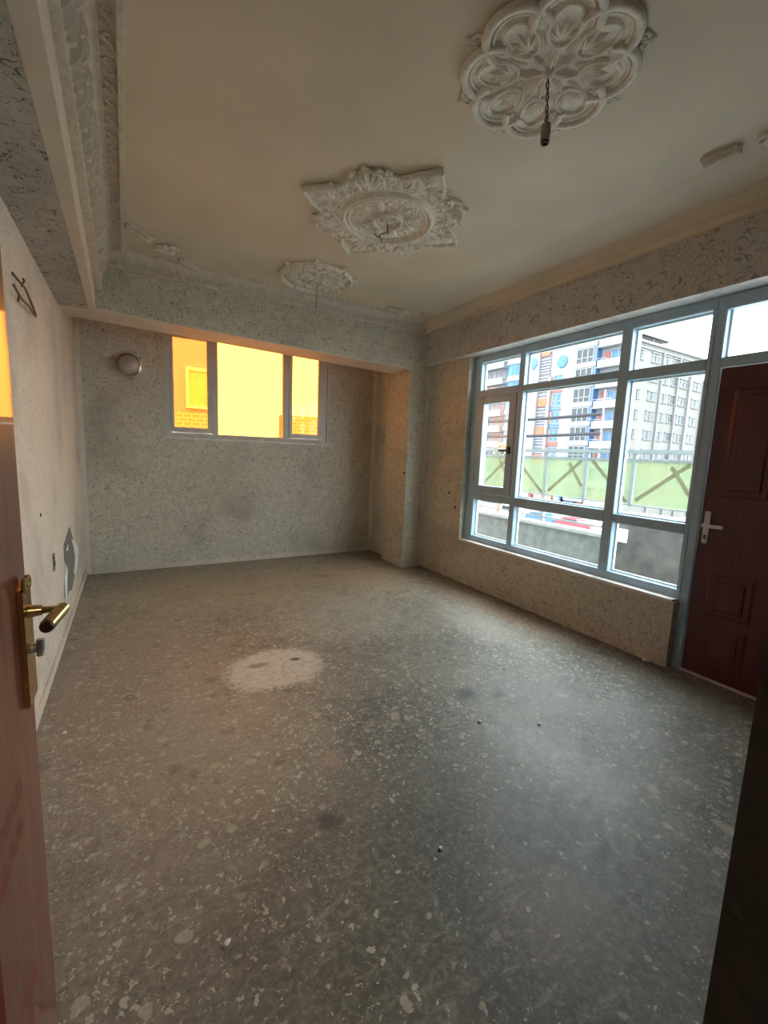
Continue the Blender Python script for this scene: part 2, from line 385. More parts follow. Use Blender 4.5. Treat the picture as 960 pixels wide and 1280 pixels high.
# left wall + beam
wl_ = struct(obj('wall_left', B((XL-.2, XL, YN0, YW+.2, 0, ZC)), M_walll), 'pale wallpapered left wall with a torn grey patch low down', 'wall')
ZBL, ZBR, XCF, XCN, YBR = 2.572, 2.484, -.212, -.138, 4.97     # the old beams sag a little: underside left / right, far inner edge
lb = struct(obj('trim_1', hexa((XL, YN1, ZB), (XL, YN1, ZC), (XL, YB, ZB+.045), (XL, YB, ZC), (XCN-.075, YN1, ZB), (XCN-.075, YN1, ZC), (XCF-.045, YB, ZB+.05), (XCF-.045, YB, ZC)), M_beamwp), 'boxed beam along the left wall, scroll-wallpapered underneath', 'beam')
obj('smooth_band', hexa((XCN-.075, YN1, ZB-.004), (XCN-.075, YN1, ZC), (XCF-.045, YB, ZB+.046), (XCF-.045, YB, ZC), (XCN, YN1, ZB-.004), (XCN, YN1, ZC), (XCF, YB, ZB+.046), (XCF, YB, ZC)), M_band, lb, bevel=.003)
# back wall with window opening
wb_ = struct(obj('wall_back', B((XL-.2, BX0, YW, YW+.2, 0, ZC), (BX1, 3.5, YW, YW+.2, 0, ZC), (BX0, BX1, YW, YW+.2, 0, BZ0), (BX0, BX1, YW, YW+.2, BZ1, ZC)), M_wall), 'wallpapered back wall of the alcove, under and around the amber window', 'wall')
# back beam and pillar
bb = struct(obj('trim_2', hexa((XL, YB, ZBL+.004), (XL, YB, ZC), (XL, YBR, ZBL+.004), (XL, YBR, ZC), (XP, YB, ZBR+.004), (XP, YB, ZC), (XP, YBR, ZBR+.004), (XP, YBR, ZC)), M_wall), 'wallpapered beam across the room in front of the alcove', 'beam')
obj('smooth_band', hexa((XL, YB+.001, ZBL-.004), (XL, YB+.001, ZBL+.004), (XL, YBR-.001, ZBL-.004), (XL, YBR-.001, ZBL+.004), (XP, YB+.001, ZBR-.004), (XP, YB+.001, ZBR+.004), (XP, YBR-.001, ZBR-.004), (XP, YBR-.001, ZBR+.004)), M_band, bb)
pl = struct(obj('trim_3', B((XP, XR+.25, YB, YB2, 0, ZC)), M_wall), 'square wallpapered pillar between the alcove and the right wall', 'pillar')
obj('corner_strip', B((XR-.05, XR-.002, YB-.012, YB, 0.02, ZRB)), M_walll, pl)
# alcove side wall
ar = struct(obj('wall_alcove', B((3.10, 3.5, YB2, YW, 0, ZC)), M_wall), 'narrow wallpapered side wall of the alcove behind the pillar', 'wall')
obj('corner_strip', B((3.055, 3.098, YW-.055, YW-.003, 0.02, ZC)), M_band, ar)
obj('corner_strip', B((XL+.002, XL+.05, YW-.05, YW-.003, 0.02, ZC)), M_band, wb_)
# right wall
wr = struct(obj('wall_right', B((XR, XWN+.1, WY1+.03, YB, 0, ZRB), (XR, XWN+.1, WY0, WY1+.03, 0, WZ0-.03), (XR, XWN+.1, YN1, DY0, 0, ZRB)), M_wall), 'wallpapered right wall under and beside the large window', 'wall')
rb = struct(obj('trim_4', B((XB, XWN+.1, YN1, YB, ZRB+.003, ZC)), wallpaper('wallpaper_window_beam', (.62, .60, .55), (.22, .20, .19), line=.026, amount=.75, sc=13)), 'wallpapered beam above the large window and balcony door', 'beam')
obj('smooth_band', B((XB+.001, XWN+.1, YN1, YB, ZRB-.003, ZRB+.003)), M_sill, rb)
# near wall with doorway
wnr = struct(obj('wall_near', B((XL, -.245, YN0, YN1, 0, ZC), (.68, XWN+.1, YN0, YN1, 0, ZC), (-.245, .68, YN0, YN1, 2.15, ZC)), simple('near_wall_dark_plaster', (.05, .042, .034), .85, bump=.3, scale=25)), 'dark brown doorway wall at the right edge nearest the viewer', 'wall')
jf = obj('door_frame', B((.70, .76, -.06, -.002, 0, 2.15)), M_bronze, wnr)
hall = struct(obj('wall_hall', B((-1.2, -1.1, -2.4, 0, 0, 2.9), (2.0, 2.1, -2.4, 0, 0, 2.9), (-1.2, 2.1, -2.5, -2.4, 0, 2.9), (-1.2, 2.1, -2.5, 0, 2.9, 3.0), (-1.2, 2.1, -2.5, -.3, -.15, 0), (-1.2, XL-.2, -.3, 0, -.15, 0),(-1.2, XL, -.02, 0, 0, 2.9)), M_hallw), 'plain walls of the hallway behind the viewer', 'wall')

# baseboards: thin plaster skirtings
for nm, bxs, lb_ in (('baseboard_left', [(XL, XL+.012, 1.2, YW, 0, .065)], 'low worn plaster skirting along the left wall'),
                ('baseboard_back', [(XL+.012, 3.09, YW-.012, YW, 0, .06)], 'low worn plaster skirting under the alcove window wall'),
                ('baseboard_right', [(XR-.01, XR, WY0+.02, YB-.02, 0, .05)], 'low worn plaster skirting under the large window')):
    struct(obj(nm, B(*bxs), M_walll if nm != 'baseboard_right' else M_wall, bevel=.003), lb_, 'skirting')

# ================================================================== CORNICES
def extrude_profile(prof, p0, p1, nrm):
    """prof: (out, down) pairs; swept straight from p0 to p1; out along nrm"""
    bm = bmesh.new(); p0, p1, nrm = Vector(p0), Vector(p1), Vector(nrm)
    a = [bm.verts.new(p0 + nrm*o + Vector((0, 0, -d))) for o, d in prof]; b = [bm.verts.new(p1 + nrm*o + Vector((0, 0, -d))) for o, d in prof]
    n = len(prof)
    for i in range(n): bm.faces.new((a[i], a[(i+1) % n], b[(i+1) % n], b[i]))
    bm.faces.new(a[::-1]); bm.faces.new(b)
    return bm
# left cornice: frieze on the beam face, cove, ornament strip and ridge on the ceiling
cl = struct(obj('trim_5', extrude_profile([(-.07, .001), (.205, .001), (.20, .028), (.18, .03), (.172, .010), (.118, .011), (.112, .020), (.098, .018), (.082, .026), (.074, .045), (.020, .300), (.032, .312), (.030, .332), (0, .34), (-.07, .34)], (XC, YN1, ZC), (XC-.03, YB, ZC), (1, 0, 0)), M_orn2, smooth=True), 'wide ornamented plaster cornice along the left of the ceiling', 'cornice')
def frieze_leaf():
    bm = bmesh.new()
    for sgn in (1, -1):
        tube(bm, spiral(0.0, .028*sgn, .026, 1.25, -PI/2*sgn, sgn), [.0075*(1-.5*i/18) for i in range(19)], 6, flat=.8)
    leaf(bm, .07, .018, .012, (-.01, 0, 0), 0); leaf(bm, .05, .014, .010, (.02, .02, 0), .8); leaf(bm, .05, .014, .010, (.02, -.02, 0), -.8)
    leaf(bm, .05, .012, .010, (.0, .0, 0), 2.6); leaf(bm, .05, .012, .010, (0, 0, 0), -2.6)
    return mesh_of('acanthus_relief', bm, M_orn2, True)
def small_scroll():
    bm = bmesh.new()
    tube(bm, spiral(0, 0, .022, 1.3, 0, 1), [.0055*(1-.4*i/18) for i in range(19)], 6, flat=.8)
    leaf(bm, .05, .010, .009, (.0, .022, 0), 1.3, curl=-.015)
    return mesh_of('scroll_relief', bm, M_orn2, True)
me_fr, me_sc = frieze_leaf(), small_scroll()
k = 0; y = .30
while y < YB-.06:
    o = obj('acanthus_relief', me_fr, None, cl)
    o.matrix_local = Matrix.Translation((XC+.046-.03*y/YB, y, ZC-.172)) @ Matrix.Rotation(PI/2, 4, 'Z') @ Matrix.Rotation(math.radians(-78), 4, 'X') @ Matrix.Rotation(PI/2*(1 if k % 2 else -1), 4, 'Z') @ Matrix.Diagonal((1.8, 1.8, 3.4, 1))
    y += .12; k += 1
y = .28; k = 0
while y < 3.95:
    o = obj('scroll_relief', me_sc, None, cl); o.location = (XC+.147-.03*y/YB, y, ZC-.016); o.rotation_euler = (0, 0, PI*(k % 2)); y += .062; k += 1
# back cornice
cb = struct(obj('trim_6', extrude_profile([(0, .001), (.10, .001), (.098, .018), (.084, .018), (.078, .008), (.06, .010), (.04, .03), (.022, .06), (.018, .115), (.030, .122), (.026, .138), (0, .14)], (XC, YB, ZC), (XB, YB, ZC), (0, -1, 0)), M_orn2, smooth=True), 'narrow ornamented plaster cornice above the beam at the back', 'cornice')
x = XC+.1; k = 0
while x < XB-.1:
    o = obj('scroll_relief', me_sc, None, cb)
    o.matrix_local = Matrix.Translation((x, YB-.024, ZC-.088)) @ Matrix.Rotation(math.radians(-94), 4, 'X') @ Matrix.Rotation(PI*(k % 2), 4, 'Z'); x += .07; k += 1
# right cornice: smooth cove with two beads
cr_ = struct(obj('trim_7', extrude_profile([(0, .001), (.40, .001), (.36, .006), (.26, .014), (.16, .026), (.11, .030), (.098, .022), (.086, .030), (.074, .022), (.062, .036), (.045, .06), (.03, .085), (.022, .09), (.020, .115), (.034, .122), (.034, .136), (.02, .142), (0, .142)], (XB, YN1, ZC), (XB, YB, ZC), (-1, 0, 0)), M_plaster, smooth=True), 'smooth plaster cove with thin beads above the large window', 'cornice')

# chamfer ornaments in the ceiling corners
def corner_ornament(label, pts, ros):
    t = thing('corner_ornament', label, 'ceiling ornament', (ros[0], ros[1], ZC), group='plaster ornaments in the corners of the ceiling'); t.scale = (1, 1, 1.7)
    for a, b in pts:
        bm = bmesh.new(); a = Vector((a[0]-ros[0], a[1]-ros[1], -.010)); b = Vector((b[0]-ros[0], b[1]-ros[1], -.010))
        tube(bm, [a, b], .014, 10, flat=.8); obj('border_bar', bm, M_orn2, t, True)
        bm = bmesh.new(); s = (b-a).cross(Vector((0, 0, 1))).normalized()*.045; tube(bm, [a+s, b+s], .008, 8); obj('border_bead', bm, M_orn2, t, True)
    bm = bmesh.new()
    for i in range(6): leaf(bm, .085, .028, .025, (0, 0, -.004), i*PI/3+.3)
    obj('leaf', bm, M_orn, t, True)
    for s in (1, -1):
        bm = bmesh.new(); tube(bm, spiral(.05*s, -.06*s, .045, 1.3, 0, s, -.012), .009, 7, flat=.8); obj('scroll', bm, M_orn, t, True)
    bm = bmesh.new(); lathe(bm, [(.001, -.03), (.014, -.028), (.022, -.016), (.024, 0)], 12); obj('hub', bm, M_orn, t, True)
    return t
corner_ornament('plaster leaf ornament in the ceiling corner above the alcove lamp', [((.025, 3.95), (.19, 4.13)), ((.42, 4.37), (.56, 4.50))], (.31, 4.22))
corner_ornament('plaster leaf ornament in the far corner above the pillar', [((2.50, 4.36), (2.66, 4.36)), ((2.90, 4.33), (3.05, 4.22))], (2.78, 4.33))
corner_ornament('plaster leaf ornament by the beam at the right edge of the ceiling', [((2.70, 1.36), (2.715, 1.20)), ((2.86, .92), (2.96, .82))], (2.77, 1.05))

# ================================================================== MEDALLIONS
def medallion_round():
    t = thing('ceiling_medallion', 'nearest ceiling medallion, round with eight scalloped lobes', 'medallion', (1.56, 1.44, ZC), .2, 'plaster medallions along the middle of the ceiling')
    bm = bmesh.new(); poly = []
    for i in range(96):
        a = 2*PI*i/96; poly.append(((.315+.035*abs(math.cos(4*a)))*math.cos(a), (.315+.035*abs(math.cos(4*a)))*math.sin(a)))
    prism(bm, poly, -.010, .0); obj('backing_plate', bm, M_orn, t, bevel=.002)
    # meshes shared by the eightfold repeats; +x is outward
    bm = bmesh.new()
    tube(bm, arc(.225, 0, .122, -1.75, 1.75, -.014, 22), .0185, 10, flat=.9); m_rim = mesh_of('lobe_rim', bm, M_orn, True)
    bm = bmesh.new()
    tube(bm, arc(.225, 0, .094, -1.8, 1.8, -.012, 20), .007, 8, flat=1.1); m_in = mesh_of('lobe_bead', bm, M_orn, True)
    bm = bmesh.new()
    loop_tube(bm, arc(.205, 0, .082, 0, 2*PI*23/24, -.012, 23, .058), .0085, 8, 1.1); m_oval = mesh_of('oval_frame', bm, M_orn, True)
    bm = bmesh.new()
    for d in (-.9, -.45, 0, .45, .9): leaf(bm, .10-.02*abs(d), .017, .017, (.145, 0, -.008), d)
    leaf(bm, .035, .012, .014, (.14, 0, -.009), PI)
    m_palm = mesh_of('palmette', bm, M_orn, True)
    bm = bmesh.new(); leaf(bm, .115, .017, .020, (.022, 0, -.010), 0, 10); m_pet = mesh_of('star_petal', bm, M_orn, True)
    bm = bmesh.new()
    for s in (1, -1): tube(bm, spiral(.345, .02*s, .022, 1.1, -PI/2*s, s, -.006, 12), .006, 6, flat=.8)
    leaf(bm, .055, .018, .014, (.335, 0, -.003), 0); m_out = mesh_of('outer_leaf', bm, M_orn, True)
    bm = bmesh.new(); leaf(bm, .09, .012, .014, (.10, 0, -.010), 0); m_sp = mesh_of('spacer_leaf', bm, M_orn, True)
    for k in range(8):
        a = k*PI/4
        for nm, m_ in (('lobe_rim', m_rim), ('lobe_bead', m_in), ('oval_frame', m_oval), ('palmette', m_palm), ('star_petal', m_pet)): obj(nm, m_, None, t, rz=a)
        obj('outer_leaf', m_out, None, t, rz=a+PI/8); obj('spacer_leaf', m_sp, None, t, rz=a+PI/8)
    bm = bmesh.new(); lathe(bm, [(.002, -.034), (.012, -.034), (.020, -.028), (.028, -.018), (.032, -.008)], 18); obj('hub', bm, M_orn, t, True)
    return t
medallion_round()
def medallion_star():
    t = thing('ceiling_medallion', 'middle ceiling medallion, large eight-pointed star with a raised ring', 'medallion', (1.575, 2.78, ZC), 0, 'plaster medallions along the middle of the ceiling'); t.scale = (1, 1, 1.6)
    bm = bmesh.new(); poly = []
    for k in range(8):
        a = k*PI/4
        if k % 2 == 0:
            for da, r in ((-.30, .45), (-.20, .50), (0, .62), (.20, .50), (.30, .45)): poly.append((r*math.cos(a+da), r*math.sin(a+da)))
        else:
            for da, r in ((-.30, .47), (-.18, .52), (-.07, .50), (0, .55), (.07, .50), (.18, .52), (.30, .47)): poly.append((r*math.cos(a+da), r*math.sin(a+da)))
    prism(bm, poly, -.012, 0); obj('backing_plate', bm, M_orn, t, bevel=.002)
    bm = bmesh.new(); loop_tube(bm, arc(0, 0, .300, 0, 2*PI*71/72, -.014, 71), .015, 12, 1.0); loop_tube(bm, arc(0, 0, .268, 0, 2*PI*71/72, -.014, 71), .008, 8, 1.2); obj('ring', bm, M_orn, t, True)
    bm = bmesh.new(); loop_tube(bm, arc(0, 0, .095, 0, 2*PI*35/36, -.018, 35), .011, 8, 1.1); loop_tube(bm, arc(0, 0, .070, 0, 2*PI*35/36, -.014, 35), .006, 6, 1.1); obj('inner_ring', bm, M_orn, t, True)
    # corner kite
    bm = bmesh.new()
    tube(bm, [(.42, .15, -.012), (.505, .10, -.014), (.60, .004, -.014)], .011, 8); tube(bm, [(.42, -.15, -.012), (.505, -.10, -.014), (.60, -.004, -.014)], .011, 8)
    m1 = mesh_of('corner_border', bm, M_orn, True)
    bm = bmesh.new(); leaf(bm, .13, .030, .022, (.44, 0, -.008), 0, 10); leaf(bm, .09, .020, .020, (.40, .02, -.008), .6); leaf(bm, .09, .020, .020, (.40, -.02, -.008), -.6)
    m2 = mesh_of('corner_leaf', bm, M_orn, True)
    bm = bmesh.new()
    for d in (-.75, -.38, 0, .38, .75): leaf(bm, .15-.02*abs(d), .026, .024, (.385, 0, -.008), d)
    m3 = mesh_of('shell', bm, M_orn, True)
    bm = bmesh.new(); tube(bm, arc(.43, 0, .085, -1.9, 1.9, -.013, 18), .009, 8); m3b = mesh_of('shell_rim', bm, M_orn, True)
    bm = bmesh.new(); tube(bm, spiral(.43, 0, .052, 1.5, PI, 1, -.013, 22), [.012*(1-.45*i/22) for i in range(23)], 8, flat=.9)
    leaf(bm, .07, .020, .018, (.36, -.01, -.008), -.6)
    m4 = mesh_of('scroll', bm, M_orn, True)
    bm = bmesh.new(); tube(bm, spiral(.43, 0, .052, 1.5, PI, -1, -.013, 22), [.012*(1-.45*i/22) for i in range(23)], 8, flat=.9)
    leaf(bm, .07, .020, .018, (.36, .01, -.008), .6)
    m5 = mesh_of('scroll', bm, M_orn, True)
    bm = bmesh.new(); tube(bm, spiral(.355, 0, .026, 1.2, 0, 1, -.012, 12), .007, 6, flat=.9); m6 = mesh_of('small_scroll', bm, M_orn, True)
    bm = bmesh.new(); leaf(bm, .14, .034, .024, (.105, 0, -.008), 0, 10); leaf(bm, .07, .018, .016, (.15, .02, -.008), .7); leaf(bm, .07, .018, .016, (.15, -.02, -.008), -.7)
    m7 = mesh_of('inner_leaf', bm, M_orn, True)
    bm = bmesh.new(); tube(bm, spiral(.20, 0, .036, 1.4, 0, 1, -.012, 16), .0075, 6, flat=.9); tube(bm, spiral(.135, .0, .018, 1.1, PI, -1, -.012, 12), .006, 6); m8 = mesh_of('inner_scroll', bm, M_orn, True)
    bm = bmesh.new(); tube(bm, spiral(.50, .0, .022, 1.2, 1, 1, -.013, 12), .0065, 6); m10 = mesh_of('filler_scroll', bm, M_orn, True)
    bm = bmesh.new(); leaf(bm, .06, .014, .014, (.34, .0, -.009), .3); m11 = mesh_of('filler_leaf', bm, M_orn, True)
    bm = bmesh.new(); leaf(bm, .05, .014, .014, (.012, 0, -.010), 0); m9 = mesh_of('hub_petal', bm, M_orn, True)
    for k in range(8):
        a = k*PI/4
        if k % 2 == 0: obj('corner_border', m1, None, t, rz=a); obj('corner_leaf', m2, None, t, rz=a)
        else: obj('shell', m3, None, t, rz=a); obj('shell_rim', m3b, None, t, rz=a)
        obj('scroll', m4, None, t, rz=a+.285); obj('scroll', m5, None, t, rz=a-.285)
        obj('small_scroll', m6, None, t, rz=a+.14); obj('small_scroll', m6, None, t, rz=a-.14); obj('small_scroll', m6, None, t, rz=a+.40)
        obj('small_scroll', m6, None, t, rz=a-.40); obj('inner_leaf', m7, None, t, rz=a); obj('filler_scroll', m10, None, t, rz=a+.26); obj('filler_scroll', m10, None, t, rz=a-.1); obj('filler_leaf', m11, None, t, rz=a+.26); obj('filler_leaf', m11, None, t, rz=a-.1); obj('inner_scroll', m8, None, t, rz=a+PI/8+.22);  obj('inner_scroll', m8, None, t, rz=a+PI/8); obj('hub_petal', m9, None, t, rz=a)
    bm = bmesh.new(); lathe(bm, [(.002, -.030), (.010, -.030), (.016, -.022), (.02, -.010)], 14); obj('hub', bm, M_orn, t, True)
    return t
medallion_star()
def medallion_octagon():
    t = thing('ceiling_medallion', 'farthest and smallest ceiling medallion, a lattice in a scalloped octagon', 'medallion', (1.555, 4.03, ZC), .0, 'plaster medallions along the middle of the ceiling'); t.scale = (1, 1, 1.9)
    bm = bmesh.new(); poly = [(.30*math.cos(k*PI/4+PI/8), .30*math.sin(k*PI/4+PI/8)) for k in range(8)]; prism(bm, poly, -.005, 0); obj('backing_plate', bm, M_orn, t, bevel=.002)
    bm = bmesh.new(); tube(bm, [(.305, -.105, -.014), (.318, -.05, -.014), (.318, .05, -.014), (.305, .105, -.014)], .013, 8); mr = mesh_of('rim_bar', bm, M_orn, True)
    bm = bmesh.new(); tube(bm, spiral(.345, .0, .024, 1.1, PI/2, 1, -.008, 12), .008, 6); leaf(bm, .05, .018, .014, (.335, 0, -.003), 0); mo = mesh_of('outer_leaf', bm, M_orn, True)
    bm = bmesh.new(); tube(bm, spiral(.235, .0, .042, 1.3, 0, 1, -.012, 16), .009, 7); ms = mesh_of('scroll', bm, M_orn, True)
    bm = bmesh.new(); tube(bm, arc(.13, 0, .075, -2.2, 2.2, -.012, 14), .008, 7); mp = mesh_of('lattice_loop', bm, M_orn, True)
    bm = bmesh.new(); leaf(bm, .10, .022, .018, (.03, 0, -.008), 0); ml = mesh_of('leaf', bm, M_orn, True)
    for k in range(8):
        a = k*PI/4
        for nm, m_, da in (('rim_bar', mr, 0), ('outer_leaf', mo, PI/8), ('scroll', ms, PI/8), ('scroll', ms, 0), ('lattice_loop', mp, 0), ('leaf', ml, PI/8)): obj(nm, m_, None, t, rz=a+da)
    bm = bmesh.new(); lathe(bm, [(.002, -.030), (.012, -.030), (.024, -.018), (.028, -.008)], 14); obj('hub', bm, M_orn, t, True)
medallion_octagon()

# hanging wires
t = thing('lamp_holder', 'empty lamp holder on a twisted wire below the nearest round medallion', 'lamp holder', (1.56, 1.44, ZC-.03))
for s in (0, PI):
    bm = bmesh.new(); tube(bm, [(.005*math.cos(s+i*.9)+.0009*i, .005*math.sin(s+i*.9), -.012*i+.004) for i in range(15)], .0032, 6); obj('wire', bm, M_wire, t, True)
bm = bmesh.new(); lathe(bm, [(.006, -.155), (.012, -.165), (.019, -.170), (.0205, -.205), (.019, -.212), (.0195, -.235)], 18, (.013, 0, 0)); obj('socket_body', bm, M_sock, t, True)
bm = bmesh.new(); lathe(bm, [(.017, -.232), (.0165, -.244), (.012, -.244), (.011, -.236)], 18, (.013, 0, 0)); obj('socket_mouth', bm, M_bronze, t, True)
t = thing('wire_stub', 'short bare wire with curled ends below the middle star medallion', 'wire', (1.575, 2.78, ZC-.028))
bm = bmesh.new(); tube(bm, [(0, 0, .01), (.003, 0, -.03), (.005, 0, -.085)], .005, 6); obj('wire', bm, M_wire, t, True)
bm = bmesh.new(); tube(bm, [(.004, 0, -.07), (-.02, 0, -.085), (-.05, .01, -.10), (-.062, 0, -.125), (-.08, 0, -.12), (-.095, 0, -.105)], .0042, 6); obj('bare_end', bm, M_wire, t, True)
bm = bmesh.new(); tube(bm, [(-.058, 0, -.11), (-.05, -.01, -.135), (-.04, 0, -.15)], .004, 6); obj('bare_end', bm, M_wire, t, True)
t = thing('pendant_cable', 'pale straight cable hanging from the farthest small medallion', 'cable', (1.555, 4.03, ZC-.028))
bm = bmesh.new(); tube(bm, [(0, 0, .01), (.004, 0, -.10), (0, 0, -.20)], .007, 8); obj('cable', bm, M_wirew, t, True)
bm = bmesh.new(); lathe(bm, [(.007, -.18), (.013, -.19), (.0135, -.25), (.008, -.262)], 12); obj('connector', bm, M_wirew, t, True)

# ================================================================== WINDOW 1 (large, right)
w1 = thing('window_1', 'large eight-pane grey framed window looking onto the balcony', 'window', (XWN, 2.64, WZ0), kind='structure')
def wobj(par, name, boxes, m, bevel=.004, org=(XWN, 2.64, WZ0), **k):
    bm = B(*[(b[0]-org[0], b[1]-org[0], b[2]-org[1], b[3]-org[1], b[4]-org[2], b[5]-org[2]) for b in boxes])
    return obj(name, bm, m, par, bevel=bevel, **k)
FX0, FX1 = XWN-.045, XWN+.035
FT = 2.475   # top of glass
fr = wobj(w1, 'outer_frame', [(FX0, FX1, WY1-.0, WY1+.03, WZ0-.03, WZ1-.004), (FX0, FX1, 3.705, WY1, WZ0-.03, WZ1-.004), (FX0, FX1, WY0, 1.52, .566, FT), (FX0, FX1, WY0, 3.705, FT, WZ1-.004), (FX0, FX1, WY0, 3.705, WZ0-.03, .566)], M_frame)
wobj(w1, 'mullion', [(FX0-.004, FX1, 3.092, 3.160, .566, FT)], M_frame)
wobj(w1, 'mullion', [(FX0-.004, FX1, 2.046, 2.130, .566, FT)], M_frame)
wobj(w1, 'transom_bar', [(FX0-.002, FX1, 3.160, 3.705, 2.105, 2.178)], M_frame)
wobj(w1, 'transom_bar', [(FX0-.002, FX1, 2.130, 3.092, 2.112, 2.172)], M_frame)
wobj(w1, 'transom_bar', [(FX0-.002, FX1, 1.52, 2.046, 2.088, 2.160)], M_frame)
wobj(w1, 'transom_bar', [(FX0-.002, FX1, 3.160, 3.705, .985, 1.06)], M_frame)
wobj(w1, 'transom_bar', [(FX0-.002, FX1, 2.130, 3.092, .972, 1.062)], M_frame)
wobj(w1, 'transom_bar', [(FX0-.002, FX1, 1.52, 2.046, .975, 1.042)], M_frame)
# casement sash
sx0, sx1 = XWN-.055, XWN+.02
sash = wobj(w1, 'casement_sash', [(sx0, sx1, 3.625, 3.70, 1.065, 2.10), (sx0, sx1, 3.165, 3.258, 1.065, 2.10), (sx0, sx1, 3.258, 3.625, 2.028, 2.10), (sx0, sx1, 3.258, 3.625, 1.065, 1.147)], M_frame)
wobj(sash, 'pane', [(XWN-.004, XWN+.004, 3.255, 3.628, 1.145, 2.03)], M_glass, 0)
hd = wobj(sash, 'sash_handle', [(sx0-.012, sx0, 3.195, 3.225, 1.50, 1.57), (sx0-.04, sx0-.01, 3.20, 3.22, 1.52, 1.545), (sx0-.045, sx0-.028, 3.20, 3.32, 1.522, 1.54)], M_dark, .002)
def pane(y0, y1, z0, z1):
    p = wobj(w1, 'pane', [(XWN-.004, XWN+.004, y0-.004, y1+.004, z0-.004, z1+.004)], M_glass, 0)
    b = .013; a0, a1 = XWN+.006, XWN+.030
    wobj(w1, 'glazing_bead', [(a0, a1, y0, y0+b, z0, z1), (a0, a1, y1-b, y1, z0, z1), (a0, a1, y0+b, y1-b, z0, z0+b), (a0, a1, y0+b, y1-b, z1-b, z1)], M_bead, 0)
for a in ((3.160, 3.705, 2.178, FT), (2.130, 3.092, 2.172, FT), (1.52, 2.046, 2.160, FT), (2.130, 3.092, 1.062, 2.112), (1.52, 2.046, 1.042, 2.088), (3.160, 3.705, .566, .985), (2.130, 3.092, .566, .972), (1.52, 2.046, .566, .975)): pane(*a)
wobj(w1, 'sill', [(XR-.012, FX0, WY0+.01, WY1+.03, WZ0-.03, WZ0-.008)], M_sill, .004)
wobj(w1, 'hinge', [(sx0-.008, sx0+.01, 3.70, 3.715, 1.2, 1.26), (sx0-.008, sx0+.01, 3.70, 3.715, 1.92, 1.98)], M_steel, .002)

# balcony door and its transom light
d1 = thing('door_1', 'closed maroon panelled balcony door beside the large window', 'door', (XWN, 1.0, 0), kind='structure')
def dobj(par, name, boxes, m, bevel=.004, **k): return wobj(par, name, boxes, m, bevel, (XWN, 1.0, 0), **k)
dobj(d1, 'door_frame', [(FX0, FX1, 1.435, WY0-.001, 0, WZ1-.005), (FX0, FX1, DY0+.001, DY0+.07, 0, WZ1-.005), (FX0, FX1, DY0+.07, 1.435, 2.095, 2.158), (FX0, FX1, DY0+.07, 1.435, 2.46, WZ1-.005)], M_frame)
dobj(d1, 'pane', [(XWN-.004, XWN+.004, DY0+.066, 1.439, 2.155, 2.464)], M_glass, 0)
dobj(d1, 'glazing_bead', [(XWN+.006, XWN+.03, 1.422, 1.435, 2.158, 2.46), (XWN+.006, XWN+.03, DY0+.083, 1.422, 2.158, 2.171)], M_bead, 0)
leafo = dobj(d1, 'door_leaf', [(XWN-.03, XWN+.02, DY0+.075, 1.430, .012, 2.09)], M_bdoor, .004)
def door_panel(y0, y1, z0, z1):
    bm = bmesh.new(); X = XWN-.03-XWN
    for (a, b, c, d, h) in ((y0, y1, z0, z1, .006), (y0+.035, y1-.035, z0+.035, z1-.035, .012)):
        v = [bm.verts.new((X-(0 if i < 4 else h), (p[0] + (0 if i < 4 else (.018 if p[0] == a else -.018)))-1.0, p[1] + (0 if i < 4 else (.018 if p[1] == c else -.018)))) for i, p in enumerate([(a, c), (b, c), (b, d), (a, d)]*2)]
        for i in range(4): bm.faces.new((v[i], v[(i+1) % 4], v[4+(i+1) % 4], v[4+i]))
        bm.faces.new(v[4:])
    return obj('raised_panel', bm, M_bdoor, leafo, label='raised moulded door panel')
for pn in ((1.08, 1.34, .45, .74), (.70, .98, .45, .74), (1.08, 1.34, .10, .40), (.70, .98, .10, .40), (1.08, 1.34, 1.25, 1.95), (.70, .98, 1.25, 1.95)): door_panel(*pn)
bh = dobj(leafo, 'door_handle', [(XWN-.042, XWN-.03, 1.372, 1.408, .93, 1.15), (XWN-.075, XWN-.04, 1.38, 1.40, 1.045, 1.065), (XWN-.085, XWN-.068, 1.28, 1.402, 1.043, 1.067)], simple('pale_handle', (.62, .62, .62), .4, metal=.2), .003, label='pale metal lever handle on a square plate')
dobj(leafo, 'cylinder_lock', [(XWN-.047, XWN-.042, 1.382, 1.398, .96, .99)], M_bronze, .002)
dobj(d1, 'threshold', [(XWN-.05, XWN+.05, DY0+.002, 1.434, -.005, .012)], simple('threshold_aluminium', (.75, .75, .8), .3, metal=.6), .003)

